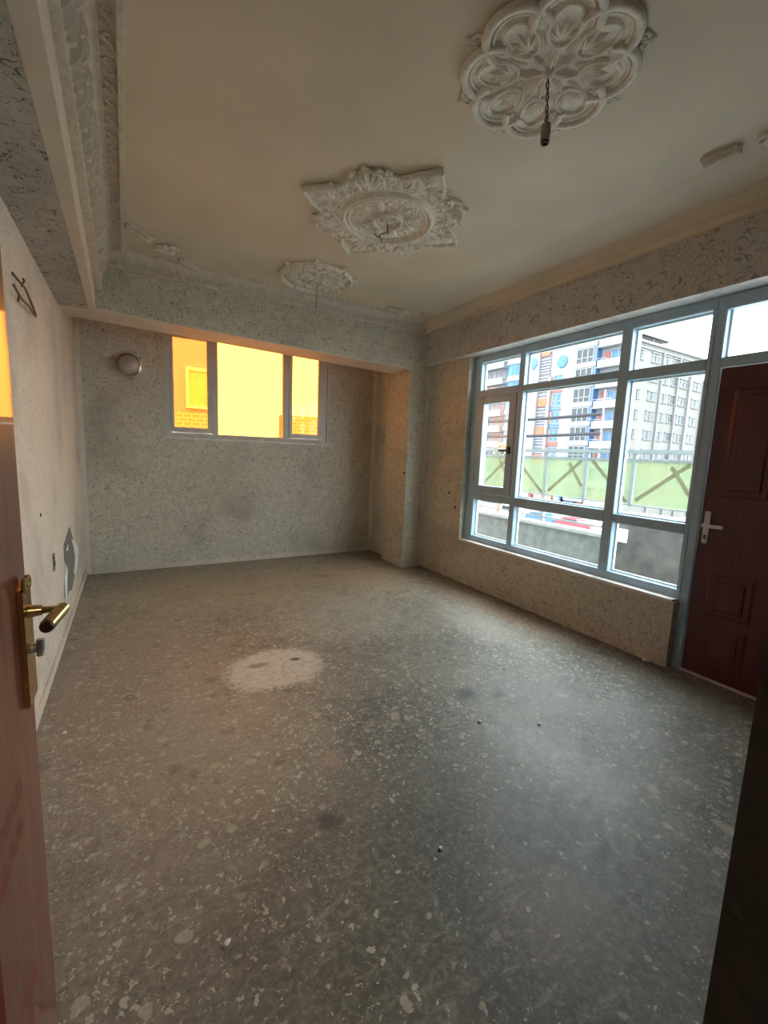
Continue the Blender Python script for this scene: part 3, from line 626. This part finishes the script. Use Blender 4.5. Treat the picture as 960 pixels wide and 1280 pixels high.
# ================================================================== WINDOW 2 (alcove)
w2 = thing('window_2', 'high three-light alcove window with amber tinted panes', 'window', (1.36, YW, BZ0), kind='structure')
def bobj(par, name, boxes, m, bevel=.005, **k): return wobj(par, name, boxes, m, bevel, (1.36, YW, BZ0), **k)
by0, by1 = YW+.01, YW+.07
bobj(w2, 'outer_frame', [(BX0, BX0+.045, by0, by1, BZ0, BZ1), (BX1-.045, BX1, by0, by1, BZ0, BZ1), (BX0+.045, BX1-.045, by0, by1, BZ0, BZ0+.03), (BX0+.045, BX1-.045, by0, by1, 2.72, BZ1)], M_frame_b)
bobj(w2, 'mullion', [(.865, .94, by0-.004, by1, BZ0+.03, 2.72)], M_frame_b)
bobj(w2, 'mullion', [(1.742, 1.815, by0-.004, by1, BZ0+.03, 2.72)], M_frame_b)
for x0, x1, g0, g1 in ((BX0+.047, .863, .458, .820), (1.817, BX1-.047, 1.862, 2.225)):
    s_ = bobj(w2, 'casement_sash', [(x0, g0, by0-.012, by1-.02, BZ0+.032, 2.718), (g1, x1, by0-.012, by1-.02, BZ0+.032, 2.718), (g0, g1, by0-.012, by1-.02, BZ0+.032, 1.668), (g0, g1, by0-.012, by1-.02, 2.675, 2.718)], M_frame_b)
    bobj(s_, 'pane', [(g0-.004, g1+.004, YW+.03, YW+.037, 1.664, 2.679)], M_amber, 0)
    hx = .842 if g0 < 1 else 1.840
    bobj(s_, 'sash_handle', [(hx-.012, hx+.012, by0-.02, by0-.012, 2.02, 2.10), (hx-.008, hx+.008, by0-.05, by0-.018, 2.05, 2.066), (hx-.008, hx+.008, by0-.055, by0-.042, 2.05, 2.14)], M_frame_b, .002)
bobj(w2, 'pane', [(.936, 1.746, YW+.03, YW+.037, BZ0+.026, 2.724)], M_amber, 0)
bobj(w2, 'sill', [(BX0-.03, BX1+.03, YW-.012, YW+.012, BZ0-.045, BZ0-.02)], M_sill, .004)
bobj(w2, 'casing', [(BX1, BX1+.022, YW-.01, YW+.01, BZ0-.02, BZ1), (BX0-.022, BX0, YW-.01, YW+.01, BZ0-.02, BZ1)], M_frame_b, .003)

# ================================================================== DOOR 2 (open, left foreground)
d2 = thing('door_2', 'open red-brown lacquered entry door at the left edge', 'door', (-.205, .21, 0), kind='structure')
def eobj(par, name, bm, m, **k):
    bmesh.ops.translate(bm, verts=bm.verts, vec=(.205, -.21, 0)); return obj(name, bm, m, par, **k)
DE, DF = 1.095, -.192          # latch edge y, visible face x
lf = eobj(d2, 'door_leaf', B((DF-.042, DF, .215, DE, .01, 2.09)), M_door, bevel=.003)
def entry_panel(y0, y1, z0, z1):
    bm = bmesh.new()
    for (a, b, c, d, h) in ((y0, y1, z0, z1, .007), (y0+.04, y1-.04, z0+.04, z1-.04, .013)):
        v = [bm.verts.new((DF+(0 if i < 4 else h), p[0] + (0 if i < 4 else (.016 if p[0] == a else -.016)), p[1] + (0 if i < 4 else (.016 if p[1] == c else -.016)))) for i, p in enumerate([(a, c), (b, c), (b, d), (a, d)]*2)]
        for i in range(4): bm.faces.new((v[i], v[(i+1) % 4], v[4+(i+1) % 4], v[4+i]))
        bm.faces.new(v[4:])
    return eobj(lf, 'raised_panel', bm, M_door)
for pn in ((.30, .58, .14, .47), (.64, .93, .14, .47), (.30, .58, .56, .85), (.64, .93, .56, .85), (.30, .58, .94, 1.36), (.64, .93, .94, 1.36)): entry_panel(*pn)
hp = bmesh.new(); box(hp, DF, DF+.010, 1.0, 1.082, .935, 1.172)
hs = eobj(lf, 'handle_plate', hp, M_brass, bevel=.004)
bm = bmesh.new()
for q in (0, 1): tube(bm, spiral(1.026+q*.03, 1.172, .017, 1.1, PI*q, 1 if q == 0 else -1, DF+.010, 16), .0042, 8)
for v in bm.verts: v.co = Vector((v.co.z, v.co.x, v.co.y))
eobj(lf, 'plate_scroll', bm, M_brass, smooth=True)
bm = bmesh.new()
tube(bm, [(DF+.008, 1.05, 1.116), (DF+.03, 1.05, 1.116)], [.013, .010], 14)
tube(bm, [(DF+.026, 1.05, 1.116), (DF+.052, 1.046, 1.116), (DF+.062, 1.038, 1.116)], [.0075, .007, .008], 12)
eobj(lf, 'handle_neck', bm, M_brass, smooth=True)
bm = bmesh.new()
pr = []
for i in range(25):
    pr.append((.0112+(.0009 if i % 2 else -.0009), .0042*i))
rings = []
for i, (r, s) in enumerate(pr):
    rings.append([bm.verts.new((DF+.064-.13*s+(r+(.0007 if (k+i) % 2 else -.0007))*math.cos(2*PI*k/20), 1.048-s, 1.116+(r+(.0007 if (k+i) % 2 else -.0007))*math.sin(2*PI*k/20)+.01*s)) for k in range(20)])
for a, b in zip(rings, rings[1:]):
    for k in range(20): bm.faces.new((a[k], a[(k+1) % 20], b[(k+1) % 20], b[k]))
bm.faces.new(rings[0]); bm.faces.new(rings[-1])
eobj(lf, 'lever_grip', bm, M_brass, smooth=True, label='ribbed brass lever grip')
bm = bmesh.new(); tube(bm, [(DF+.0515, .948, 1.117), (DF+.0505, .941, 1.117)], [.0118, .0100], 20); eobj(lf, 'grip_cap', bm, M_bronze, smooth=True, label='dark end cap of the lever')
bm = bmesh.new(); tube(bm, [(DF+.006, 1.05, 1.040), (DF+.016, 1.05, 1.040), (DF+.019, 1.05, 1.040)], [.011, .010, .007], 14); tube(bm, [(DF+.022, 1.05, 1.022), (DF+.024, 1.05, 1.040), (DF+.024, 1.05, 1.056)], [.006, .0075, .007], 10); eobj(lf, 'thumb_turn', bm, M_steel, smooth=True)
eobj(lf, 'latch_plate', B((DF-.032, DF-.010, DE-.001, DE+.002, .95, 1.15)), M_brass)

# ================================================================== THINGS ON THE WALLS
t = thing('wall_lamp', 'round glass wall lamp in a leafy ring on the alcove wall', 'lamp', (.02, YW, 2.30)); t.scale = (1.25, 1.2, 1.25)
bm = bmesh.new(); lathe(bm, [(.10, 0), (.10, -.010), (.085, -.018), (.06, -.02)], 28, axis='y'); obj('back_plate', bm, M_steel, t, True)
bm = bmesh.new(); lathe(bm, [(.078, -.018), (.082, -.04), (.074, -.065), (.055, -.085), (.028, -.097), (.002, -.10)], 28, axis='y'); obj('glass_shade', bm, simple('opal_glass', (.46, .44, .38), .15, coat=.5), t, True)
bm = bmesh.new()
for k in range(40):
    pass
pts = [(.088*math.cos(2*PI*k/36), -.026, .088*math.sin(2*PI*k/36)) for k in range(37)]; tube(bm, pts, .007, 8, caps=False); obj('ring', bm, M_brass, t, True)
for a in (0, 2*PI/3, 4*PI/3):
    bm = bmesh.new(); a += .5
    tube(bm, [(.092*math.cos(a), -.02, .092*math.sin(a)), (.118*math.cos(a+.15), -.035, .118*math.sin(a+.15)), (.122*math.cos(a+.3), -.05, .122*math.sin(a+.3)), (.100*math.cos(a+.35), -.06, .100*math.sin(a+.35))], [.010, .012, .009, .005], 8); obj('leaf_clip', bm, M_steel, t, True)

c = tag(obj('wall_cable', (lambda bm: (tube(bm, [(XL+.002, 2.83, 2.245), (XL+.02, 2.88, 2.225), (XL+.03, 2.94, 2.215), (XL+.02, 3.02, 2.235), (XL+.022, 3.14, 2.205), (XL+.024, 3.27, 2.165), (XL+.02, 3.30, 2.16), (XL+.02, 3.22, 2.155), (XL+.03, 3.05, 2.15), (XL+.026, 2.85, 2.14), (XL+.03, 2.68, 2.15)], .006, 6), bm)[1])(bmesh.new()), M_wire, smooth=True), 'brown electric cable curling out of the left wall above the open door', 'cable')
bm = bmesh.new(); tube(bm, [(XL+.02, 2.93, 2.215), (XL+.03, 2.95, 2.25), (XL+.02, 2.99, 2.27)], .005, 6); obj('loose_end', bm, M_wire, c, True)
bm = bmesh.new(); tube(bm, [(XL+.028, 2.80, 2.14), (XL+.02, 2.82, 2.115)], .005, 6); obj('loose_end', bm, M_wire, c, True)

def wallpoly(pts, x0, th, m, name, parent, label=None):
    bm = bmesh.new(); a = [bm.verts.new((x0, y, z)) for y, z in pts]; b = [bm.verts.new((x0+th, y, z)) for y, z in pts]
    bm.faces.new(a); bm.faces.new(b[::-1])
    for i in range(len(pts)): bm.faces.new((a[i], b[i], b[(i+1) % len(pts)], a[(i+1) % len(pts)]))
    return obj(name, bm, m, parent, label=label)
wallpoly([(4.42, .74), (4.02, .66), (4.00, .55), (4.06, .50), (3.95, .40), (3.90, .30), (3.96, .24), (4.15, .26), (4.30, .22), (4.50, .26), (4.66, .33), (4.80, .35), (4.86, .42), (4.80, .50), (4.70, .56), (4.60, .60)], XL, .004, M_mortar, 'bare_patch', wl_, 'bare grey mortar patch in the wallpaper')
for pts in ([(3.93, .42), (4.06, .50), (4.10, .44), (4.02, .34), (3.99, .25), (3.92, .20)], [(4.48, .62), (4.74, .55), (4.92, .44), (4.84, .34), (4.62, .28), (4.50, .31), (4.66, .42), (4.60, .52)], [(4.10, .60), (4.24, .625), (4.20, .585)], [(4.50, .33), (4.66, .34), (4.55, .28)]):
    wallpoly(pts, XL+.004, .004, M_torn, 'torn_paper', wl_, 'white torn edge of wallpaper')
t = thing('junction_hole', 'broken socket hole with dark centre on the left wall near the bare patch', 'socket hole', (XL, 3.50, .66))
obj('cavity', B((.001, .006, -.035, .035, -.06, .05)), M_mortar, t); obj('dark_centre', B((.006, .009, -.014, .018, -.03, .005)), M_hole, t); obj('dark_centre', B((.006, .009, -.02, .002, .018, .036)), M_hole, t)
def nailhole(loc, ax, label, r=.012):
    bm = bmesh.new(); lathe(bm, [(r, 0), (r*.8, -.004), (r*.3, -.005)], 9, axis=ax); o = obj('wall_hole', bm, M_hole); o.location = loc
    return tag(o, label, 'hole')
nailhole((XL+.004, 3.15, 1.02), 'x', 'small dark hole in the left wall above the door handle')
nailhole((XR+.0, 4.06, 1.02), 'x', 'upper small dark hole in the right wall left of the window', .016)
nailhole((XR+.0, 3.93, .86), 'x', 'lower small dark hole in the right wall left of the window', .018)
nailhole((XP+.0, 4.60, 1.22), 'x', 'small dark hole on the edge of the pillar', .016)

# crumbs on the floor
crumb_lab = {(-.36, 3.62): 'dark-edged plaster crumb against the skirting below the broken socket hole', (-.38, 4.6): 'plaster crumb lying below the torn grey patch of the left wall', (.95, 1.1): 'plaster crumb in the dark bare area of floor nearest the viewer', (-.33, 2.5): 'plaster crumb by the left wall, nearest the open door'}
cr_spots = [(-.36, 3.62), (-.30, 3.3), (-.38, 4.6), (-.33, 2.5), (.4, 5.45), (1.1, 5.5), (1.5, 5.52), (2.1, 5.5), (2.6, 4.9), (3.1, 4.2), (3.2, 3.5), (3.22, 3.1), (3.2, 2.6), (3.23, 2.3), (3.22, 1.9), (2.6, 1.5), (2.2, 2.0), (.95, 1.1), (1.62, 1.62), (1.9, 1.45), (.45, 1.55), (.2, 1.15)]
bm = bmesh.new(); bmesh.ops.create_icosphere(bm, subdivisions=1, radius=.012)
for v in bm.verts: v.co = Vector((v.co.x*rnd.uniform(.7, 1.4), v.co.y*rnd.uniform(.6, 1.2), v.co.z*.5+.004))
me_c = mesh_of('plaster_crumb', bm, M_sill)
for i, (x, y) in enumerate(cr_spots):
    o = obj('plaster_crumb', me_c, None); o.location = (x, y, .002); o.rotation_euler = (0, 0, i*1.7); s = rnd.uniform(.5, 1.2); o.scale = (s, s, s)
    tag(o, crumb_lab.get((x, y), 'small pale plaster crumb lying loose on the cement floor'), 'debris', 'plaster crumbs scattered over the cement floor')
bm = bmesh.new(); bmesh.ops.create_icosphere(bm, subdivisions=2, radius=.035)
for v in bm.verts: v.co = Vector((v.co.x*rnd.uniform(.8, 1.3), v.co.y*rnd.uniform(.7, 1.2), v.co.z*.6+.018))
o = tag(obj('plaster_lump', bm, M_sill), 'plaster lump at the foot of the wall end beside the balcony door', 'debris'); o.location = (3.245, 1.60, .002)

# ================================================================== BALCONY
PX = 4.70
bf = struct(obj('trim_8', B((XWN+.1, PX+.16, -.5, 7.0, -.25, -.04)), M_concrete), 'concrete balcony floor outside the large window', 'balcony floor')
ow = struct(obj('trim_9', B((XWN+.1, XWN+.16, YN1, DY0, -.2, 3.3), (XWN+.1, XWN+.16, WY1+.03, YW+.2, -.2, 3.3), (XWN+.1, XWN+.16, YN1, WY1+.03, ZRB, 3.3), (XWN+.1, XWN+.16, WY0, WY1+.03, -.2, WZ0-.03)), M_concrete), 'outer face of the house wall around the balcony window', 'outer wall')
bp_ = thing('balcony_parapet', 'rough grey concrete balcony parapet with a pale coping', 'parapet', (PX, 3.5, -.04))
obj('wall_body', B((0, .14, -.72, 3.4, 0, .618)), M_concrete, bp_)
obj('coping', B((-.02, .16, -.72, 3.4, .62, .665)), M_coping, bp_, bevel=.006)
sp_ = thing('side_parapet', 'taller darker stretch of parapet in front of the balcony door', 'parapet', (PX, 2.75, -.04))  # under the railing
obj('wall_body', B((-.10, .14, -3.2, -.002, 0, .96)), simple('side_parapet_concrete', (.13, .122, .11), .95, var=.3, scale=7, bump=.4), sp_)
obj('broken_corner', (lambda bm: (prism(bm, [(-.10, -.01), (-.10, -.13), (-.13, -.11), (-.13, -.02)], .64, .78), bm)[1])(bmesh.new()), M_torn, sp_, label='white broken plaster corner')
rl = thing('balcony_railing', 'grey steel balcony railing holding green filmed glass panels', 'railing', (PX+.07, 3.5, .60))
def rlb(name, boxes, m=M_rail, bevel=.004, par=None): return obj(name, B(*boxes), m, par or rl, bevel=bevel)
rlb('top_rail', [(-.03, .03, -1.40, 2.6, .955, 1.00)]); rlb('middle_rail', [(-.02, .02, -1.40, 2.6, .872, .90)])
rlb('lower_rail', [(-.02, .02, -1.40, 2.6, .39, .402)]); rlb('bottom_rail', [(-.012, .012, -.72, 2.6, .185, .205)]); rlb('bottom_rail', [(-.012, .012, -.72, 2.6, .085, .105)])
post_y = [-1.40, -.77, -.20, .385, 1.00, 1.62, 2.25]
for i, y in enumerate(post_y):
    rlb('post', [(-.022, .022, y-.02, y+.02, .378 if i not in (0, 3, 5) else .03, .96)])
fm = []
for i in range(len(post_y)-1):
    a, b = post_y[i]+.025, post_y[i+1]-.025
    p = rlb('filmed_panel', [(-.005, .005, a, b, .405, .870)], M_film, 0)
    for ti, (y0, z0, y1, z1) in enumerate(((a+.02, .42, b-.05, .86),) if i % 2 else ((a+.05, .86, b-.03, .45), (a+.02, .55, a+.22, .83))):
        bm = bmesh.new(); dirv = Vector((0, y1-y0, z1-z0)).normalized(); w_ = Vector((0, -dirv.z, dirv.y))*.020
        vs = [Vector((-.008-.004*ti, y0, z0))+w_, Vector((-.008-.004*ti, y0, z0))-w_, Vector((-.008-.004*ti, y1, z1))-w_, Vector((-.008-.004*ti, y1, z1))+w_]
        q = [bm.verts.new(v) for v in vs]+[bm.verts.new(v+Vector((.002, 0, 0))) for v in vs]
        bm.faces.new(q[:4]); bm.faces.new(q[4:][::-1])
        for k in range(4): bm.faces.new((q[k], q[4+k], q[4+(k+1) % 4], q[(k+1) % 4]))
        obj('tape', bm, M_tape, p)

# ================================================================== STREET AND BUILDINGS
GZ = -6.5
struct(obj('trim_10', B((5.5, 160, -80, 160, GZ-.3, GZ)), M_street), 'pale sunlit street far below the balcony', 'ground')
struct(obj('trim_11', B((XL-.2, XWN+.1, -2.5, YW+.2, GZ, -.16)), M_concrete), 'lower storeys of the house under the room', 'house base')

A = thing('apartment_building', 'white and blue apartment block with orange panels and round windows', 'building', (56, 45, GZ))
def ab(name, boxes, m, par=None, **k):
    o_ = (56, 45, GZ)
    return obj(name, B(*[(b[0]-56, b[1]-56, b[2]-45, b[3]-45, b[4]-GZ, b[5]-GZ) for b in boxes]), m, par or A, **k)
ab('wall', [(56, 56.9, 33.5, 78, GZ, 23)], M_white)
fl_z = [3.85+2.67*k for k in range(-3, 8)]
def glazing(par, y0, y1, z0, z1, X, m=M_bglass, nb=3, cross=True):
    p = ab('window', [(X-.05, X, y0, y1, z0, z1)], m, par)
    bx = [(X-.11, X-.05, y0+(y1-y0)*i/nb-.06, y0+(y1-y0)*i/nb+.06, z0, z1) for i in range(nb+1)]
    if cross: bx += [(X-.11, X-.05, y0, y1, z0+(z1-z0)*.35-.05, z0+(z1-z0)*.35+.05)]
    bx += [(X-.11, X-.05, y0, y1, z1-.05, z1+.05), (X-.11, X-.05, y0, y1, z0-.05, z0+.05)]
    ab('window_frame', bx, M_white, p); return p
def curved(name, y0, y1, z0, z1, X, bulge, m, par=A):
    bm = bmesh.new(); n = 10; a = []; b = []
    for i in range(n+1):
        u = i/n; x = X-bulge*math.sin(PI*(.12+.76*u)); yy = y0+(y1-y0)*u
        a.append(bm.verts.new((x-56, yy-45, z0-GZ))); b.append(bm.verts.new((x-56, yy-45, z1-GZ)))
    e = [bm.verts.new((X+.3-56, y1-45, z0-GZ)), bm.verts.new((X+.3-56, y1-45, z1-GZ)), bm.verts.new((X+.3-56, y0-45, z0-GZ)), bm.verts.new((X+.3-56, y0-45, z1-GZ))]
    for i in range(n): bm.faces.new((a[i], a[i+1], b[i+1], b[i]))
    bm.faces.new((a[-1], e[0], e[1], b[-1])); bm.faces.new((e[2], a[0], b[0], e[3])); bm.faces.new(b+[e[1], e[3]]); bm.faces.new(a+[e[0], e[2]])
    return obj(name, bm, m, par)
for z in fl_z:
    if z > 20.5: continue
    # balcony stack by the corner
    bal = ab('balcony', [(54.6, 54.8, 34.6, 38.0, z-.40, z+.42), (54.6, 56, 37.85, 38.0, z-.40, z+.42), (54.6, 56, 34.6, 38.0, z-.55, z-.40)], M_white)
    if z > -1:
        ab('balcony_door', [(55.9, 55.96, 37.0, 37.7, z+.42, z+1.7)], M_red, bal); glazing(bal, 34.8, 36.7, z+.45, z+1.8, 55.95, M_bglass, 2, False)
        ab('balcony_rail', [(54.65, 54.7, 36.6, 38.0, z+.62, z+.68), (54.65, 54.7, 37.3, 37.36, z+.42, z+.65), (54.65, 54.7, 36.6, 36.66, z+.42, z+.65)], M_white, bal)
    # bay with blue flank
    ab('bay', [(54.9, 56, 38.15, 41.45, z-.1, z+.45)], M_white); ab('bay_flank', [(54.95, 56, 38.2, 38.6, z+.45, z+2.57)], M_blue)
    if z > -1: glazing(A, 38.7, 41.3, z+.5, z+2.4, 55.0, M_dglass, 3)
    ab('bay_flank', [(55.0, 56, 38.6, 41.4, z+.45, z+2.57)], M_louv)
    # windows with coloured surrounds
    if z < 12:
        ab('surround', [(55.8, 56, 43.75, 45.9, z-.2, z+.45)], M_blue if round(z) % 2 else M_red)
        ab('surround', [(55.8, 56, 43.75, 44.0, z+.45, z+2.3), (55.8, 56, 45.6, 45.9, z+.45, z+2.3)], M_orange)
        if z > -1: glazing(A, 44.0, 45.6, z+.5, z+2.3, 55.9, M_bglass, 2)
    # far left balconies and blue bay
    bal = ab('balcony', [(54.6, 54.8, 55.2, 64, z-.40, z+.5), (54.6, 56, 55.2, 64, z-.55, z-.40)], M_white)
    if z > -1: glazing(bal, 55.6, 58, z+.5, z+1.8, 55.95, M_louv, 2, False); ab('balcony_door', [(55.9, 55.96, 59, 60.4, z+.42, z+1.8)], M_louv, bal)
    curved('bay_spandrel', 51.6, 54.9, z-.35, z+.45, 55.6, .9, M_white); curved('bay_glass', 51.7, 54.8, z+.45, z+2.32, 55.65, .8, M_bglass)
    # louvre strip
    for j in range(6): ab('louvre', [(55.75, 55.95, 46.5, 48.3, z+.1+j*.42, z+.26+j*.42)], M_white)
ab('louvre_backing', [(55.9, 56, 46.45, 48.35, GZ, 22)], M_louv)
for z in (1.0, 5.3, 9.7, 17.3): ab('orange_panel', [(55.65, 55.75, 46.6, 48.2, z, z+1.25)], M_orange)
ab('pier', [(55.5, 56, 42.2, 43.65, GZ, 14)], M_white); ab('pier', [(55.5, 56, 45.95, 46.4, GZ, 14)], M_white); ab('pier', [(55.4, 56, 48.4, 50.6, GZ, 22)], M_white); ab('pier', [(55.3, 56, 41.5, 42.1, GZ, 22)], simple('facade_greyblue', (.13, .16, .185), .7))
for y, z in ((44.5, 16.05), (49.5, 16.4)):
    bm = bmesh.new(); X = -.15 if y < 47 else -.72; lathe(bm, [(.001, X), (.85, X), (.9, X+.05), (.92, X+.15)], 24, (0, y-45, z-GZ), 'x'); rw = obj('round_window', bm, M_bglass, A, label='round blue window')
for i in range(5): ab('letter_block', [(55.9, 56, 43.75+i*.4, 43.98+i*.4, 17.9, 18.15)], M_dglass)  # small dark blocks standing in for a row of facade letters
for j in range(7): ab('shop_front', [(55.6, 56, 36+j*4.0, 39.4+j*4.0, GZ+.2, GZ+3.2)], (M_pink, M_white, M_pink, M_red, M_white, M_pink, M_orange)[j])

Bd = thing('apartment_building', 'plain cream block with rows of small windows and drain pipes', 'building', (57, 34, GZ))
def cb_(name, boxes, m, par=None, **k): return obj(name, B(*[(b[0]-57, b[1]-57, b[2]-34, b[3]-34, b[4]-GZ, b[5]-GZ) for b in boxes]), m, par or Bd, **k)
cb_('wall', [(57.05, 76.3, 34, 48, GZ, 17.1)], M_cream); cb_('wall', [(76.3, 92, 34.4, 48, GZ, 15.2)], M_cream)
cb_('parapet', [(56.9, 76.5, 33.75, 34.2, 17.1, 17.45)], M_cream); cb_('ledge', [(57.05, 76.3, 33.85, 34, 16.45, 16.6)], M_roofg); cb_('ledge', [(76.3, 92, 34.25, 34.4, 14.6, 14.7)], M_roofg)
for z in (15.6, 13.1, 10.6, 8.0, 5.4, 2.8, .2, -2.4):
    for x, w in ((58.0, 1.2), (61.5, 2.0), (64.5, 1.6), (66.6, 1.4), (69.4, 2.0), (73.2, 2.0), (77.6, 1.6), (81, 2.0)):
        if z > 15 and x > 76: continue
        yy = 34 if x < 76 else 34.4
        wv = cb_('window', [(x-w/2, x+w/2, yy-.03, yy+.05, z-.55, z+.55)], M_dglass)
        cb_('window_frame', [(x-w/2-.08, x+w/2+.08, yy-.14, yy-.03, z+.55, z+.68), (x-w/2-.08, x+w/2+.08, yy-.14, yy-.03, z-.66, z-.55), (x-.05, x+.05, yy-.08, yy-.03, z-.55, z+.55), (x-w/2, x+w/2, yy-.08, yy-.03, z+.12, z+.2)], M_roofg, wv)
for x, zt in ((63.15, 16.6), (67.5, 16.5), (70.8, 14.3), (75.0, 14.2)): cb_('drain_pipe', [(x-.09, x+.09, 33.7, 33.95, GZ, zt)], M_pipe)
def canopy():
    t = thing('roof_canopy', 'grey pitched canopy frame on the roof of the cream block', 'canopy', (61.3, 36, 17.45))
    for x in (-3.2, 0, 3.2):
        for y in (-1.5, 1.5): obj('post', B((x-.06, x+.06, y-.06, y+.06, 0, .75)), M_pipe, t)
    bm = bmesh.new()
    r = [bm.verts.new(p) for p in ((-3.8, -2, .75), (3.8, -2, .75), (3.8, 2, .75), (-3.8, 2, .75), (-1.0, 0, 1.75), (-.2, 0, 1.75))]
    for f in ((0, 1, 5, 4), (1, 2, 5), (2, 3, 4, 5), (3, 0, 4), (0, 3, 2, 1)): bm.faces.new([r[i] for i in f])
    obj('roof', bm, M_roofg, t)
    for z in (.25, .5): obj('rail', B((-3.2, 3.9, -1.55, -1.49, z, z+.05)), M_pipe, t)
canopy()
# cables and utility pole between street and balcony
up = thing('utility_pole', 'slim dark utility pole carrying two cables across the street', 'pole', (30, 19.9, GZ))
bm = bmesh.new(); tube(bm, [(0, 0, 0), (0, 0, 13.2)], [.09, .06], 8); obj('pole', bm, M_pipe, up)
obj('cross_arm', B((-.05, .05, -.5, .5, 12.5, 12.6)), M_pipe, up)
for z, lb_ in ((11.35, 'upper'), (9.95, 'lower')):
    bm = bmesh.new(); pts = [(29.8, 19.9+i*1.5, GZ+z-.0*i+.012*(i-5)**2*.3) for i in range(0, 14)]; tube(bm, pts, .13, 6)
    tag(obj('cable_bundle', bm, simple('cable_black', (.03, .03, .035), .8, spec=.1), smooth=True), lb_+' grey cable bundle strung from the utility pole', 'cable', 'cable bundles over the street')

def car(loc, m, label, L=4.2, rz=PI/2, van=False):
    t = thing('van' if van else 'car', label, 'car', loc, rz)
    bm = bmesh.new(); h = .75; r = [(-L/2, .35), (-L/2, .85), (-L/2+.9, .95), (-L/2+1.5, 1.45 if not van else 1.9), (L/2-.9, 1.48 if not van else 1.95), (L/2-.2, .98), (L/2, .85), (L/2, .35)]
    a = [bm.verts.new((x, -.85, z)) for x, z in r]; b = [bm.verts.new((x, .85, z)) for x, z in r]
    bm.faces.new(a); bm.faces.new(b[::-1])
    for i in range(len(r)): bm.faces.new((a[i], b[i], b[(i+1) % len(r)], a[(i+1) % len(r)]))
    obj('body', bm, m, t, bevel=.05)
    obj('window', B((-L/2+1.3, L/2-1.0, -.87, .87, 1.02, 1.36 if not van else 1.7)), M_dglass, t)
    for x in (-L/2+.75, L/2-.75):
        for y in (-.8, .8):
            bm = bmesh.new(); lathe(bm, [(.05, -.1), (.3, -.1), (.33, -.06), (.33, .06), (.3, .1), (.05, .1)], 14, (x, y, .33), 'y'); obj('wheel', bm, M_tyre, t)
car((44, 31.2, GZ), M_carred, 'red car parked on the street behind the window, nearer the cream block')
car((44, 35.9, GZ), M_carblue, 'blue car parked on the street left of the red car')
ab('shop_sign', [(55.3, 55.6, 40.0, 42.4, -5.0, -3.9)], M_bglass)
car((44, 40.6, GZ), M_carwhite, 'white van parked left of the blue car', 4.6, PI/2, True)
car((44, 26.4, GZ), M_carwhite, 'white car parked right of the red car')
# tree seen through the casement
tr = thing('street_tree', 'pale leafy street tree in front of the white balconies', 'tree', (38, 37.5, GZ))
bm = bmesh.new(); tube(bm, [(0, 0, 0), (.1, .1, 4), (0, 0, 8.5)], [.2, .15, .07], 8)
for a in range(5): tube(bm, [(0.05, 0, 5+a*.6), (math.cos(a*1.3)*.7, math.sin(a*1.3)*.7, 7.2+a*.4)], [.07, .03], 6)
obj('trunk', bm, M_bark, tr)
bm = bmesh.new()
for i in range(900):
    u = rnd.uniform(0, 2*PI); v = rnd.uniform(-1, 1); q = rnd.uniform(.5, 1)**.5
    c_ = Vector((1.0*q*math.cos(u)*math.sqrt(1-v*v), 1.2*q*math.sin(u)*math.sqrt(1-v*v), 8.4+1.5*q*v)); d_ = Vector((rnd.uniform(-1, 1), rnd.uniform(-1, 1), rnd.uniform(-1, 1))).normalized(); e_ = d_.orthogonal().normalized()*.14; g_ = d_.cross(e_).normalized()*.10
    bm.faces.new([bm.verts.new(c_+e_), bm.verts.new(c_+g_), bm.verts.new(c_-e_), bm.verts.new(c_-g_)])
o = obj('foliage', bm, M_leafy, tr); o['kind'] = 'stuff'

# ---- behind the alcove window
nb = thing('neighbour_house', 'ochre plastered house with one framed window over rough brickwork', 'house', (0, 14, 0))
obj('wall', B((-6, 2.12, 0, 5, 2.45, 9)), M_ochre, nb); obj('brick_base', B((-6, 2.10, -.02, 5, GZ, 2.45)), M_brickf, nb)
fw_ = obj('window', B((1.52, 2.02, -.05, .02, 2.62, 3.62)), simple('greenish_pane', (.34, .40, .22), .4), nb)  # window pane in a dull green of its own
obj('window_frame', B((1.45, 1.53, -.09, 0, 2.55, 3.70), (2.01, 2.09, -.09, 0, 2.55, 3.70), (1.53, 2.01, -.09, 0, 3.61, 3.70), (1.53, 2.01, -.09, 0, 2.55, 2.63)), simple('cream_frame', (.75, .68, .52), .6), fw_)
o = tag(obj('brick_wall', B((4.3, 9, 14, 14.4, GZ, 2.58)), M_brickf), 'brick wall top seen low through the right amber pane', 'wall')
o = thing('far_rooftops', 'low line of distant rooftops at the foot of the middle amber pane', 'building', (20, 60, GZ))
for i in range(7): obj('roof_block', B((-4+i*1.9, -2.4+i*1.9, 0, 3, 0, 9.2+.5*((i*7) % 3))), M_ochre if i % 2 else M_cream, o)
struct(obj('trim_12', B((-60, 5.5, 6.2, 160, GZ-.3, GZ)), M_street), 'ground behind the house beyond the alcove window', 'ground')
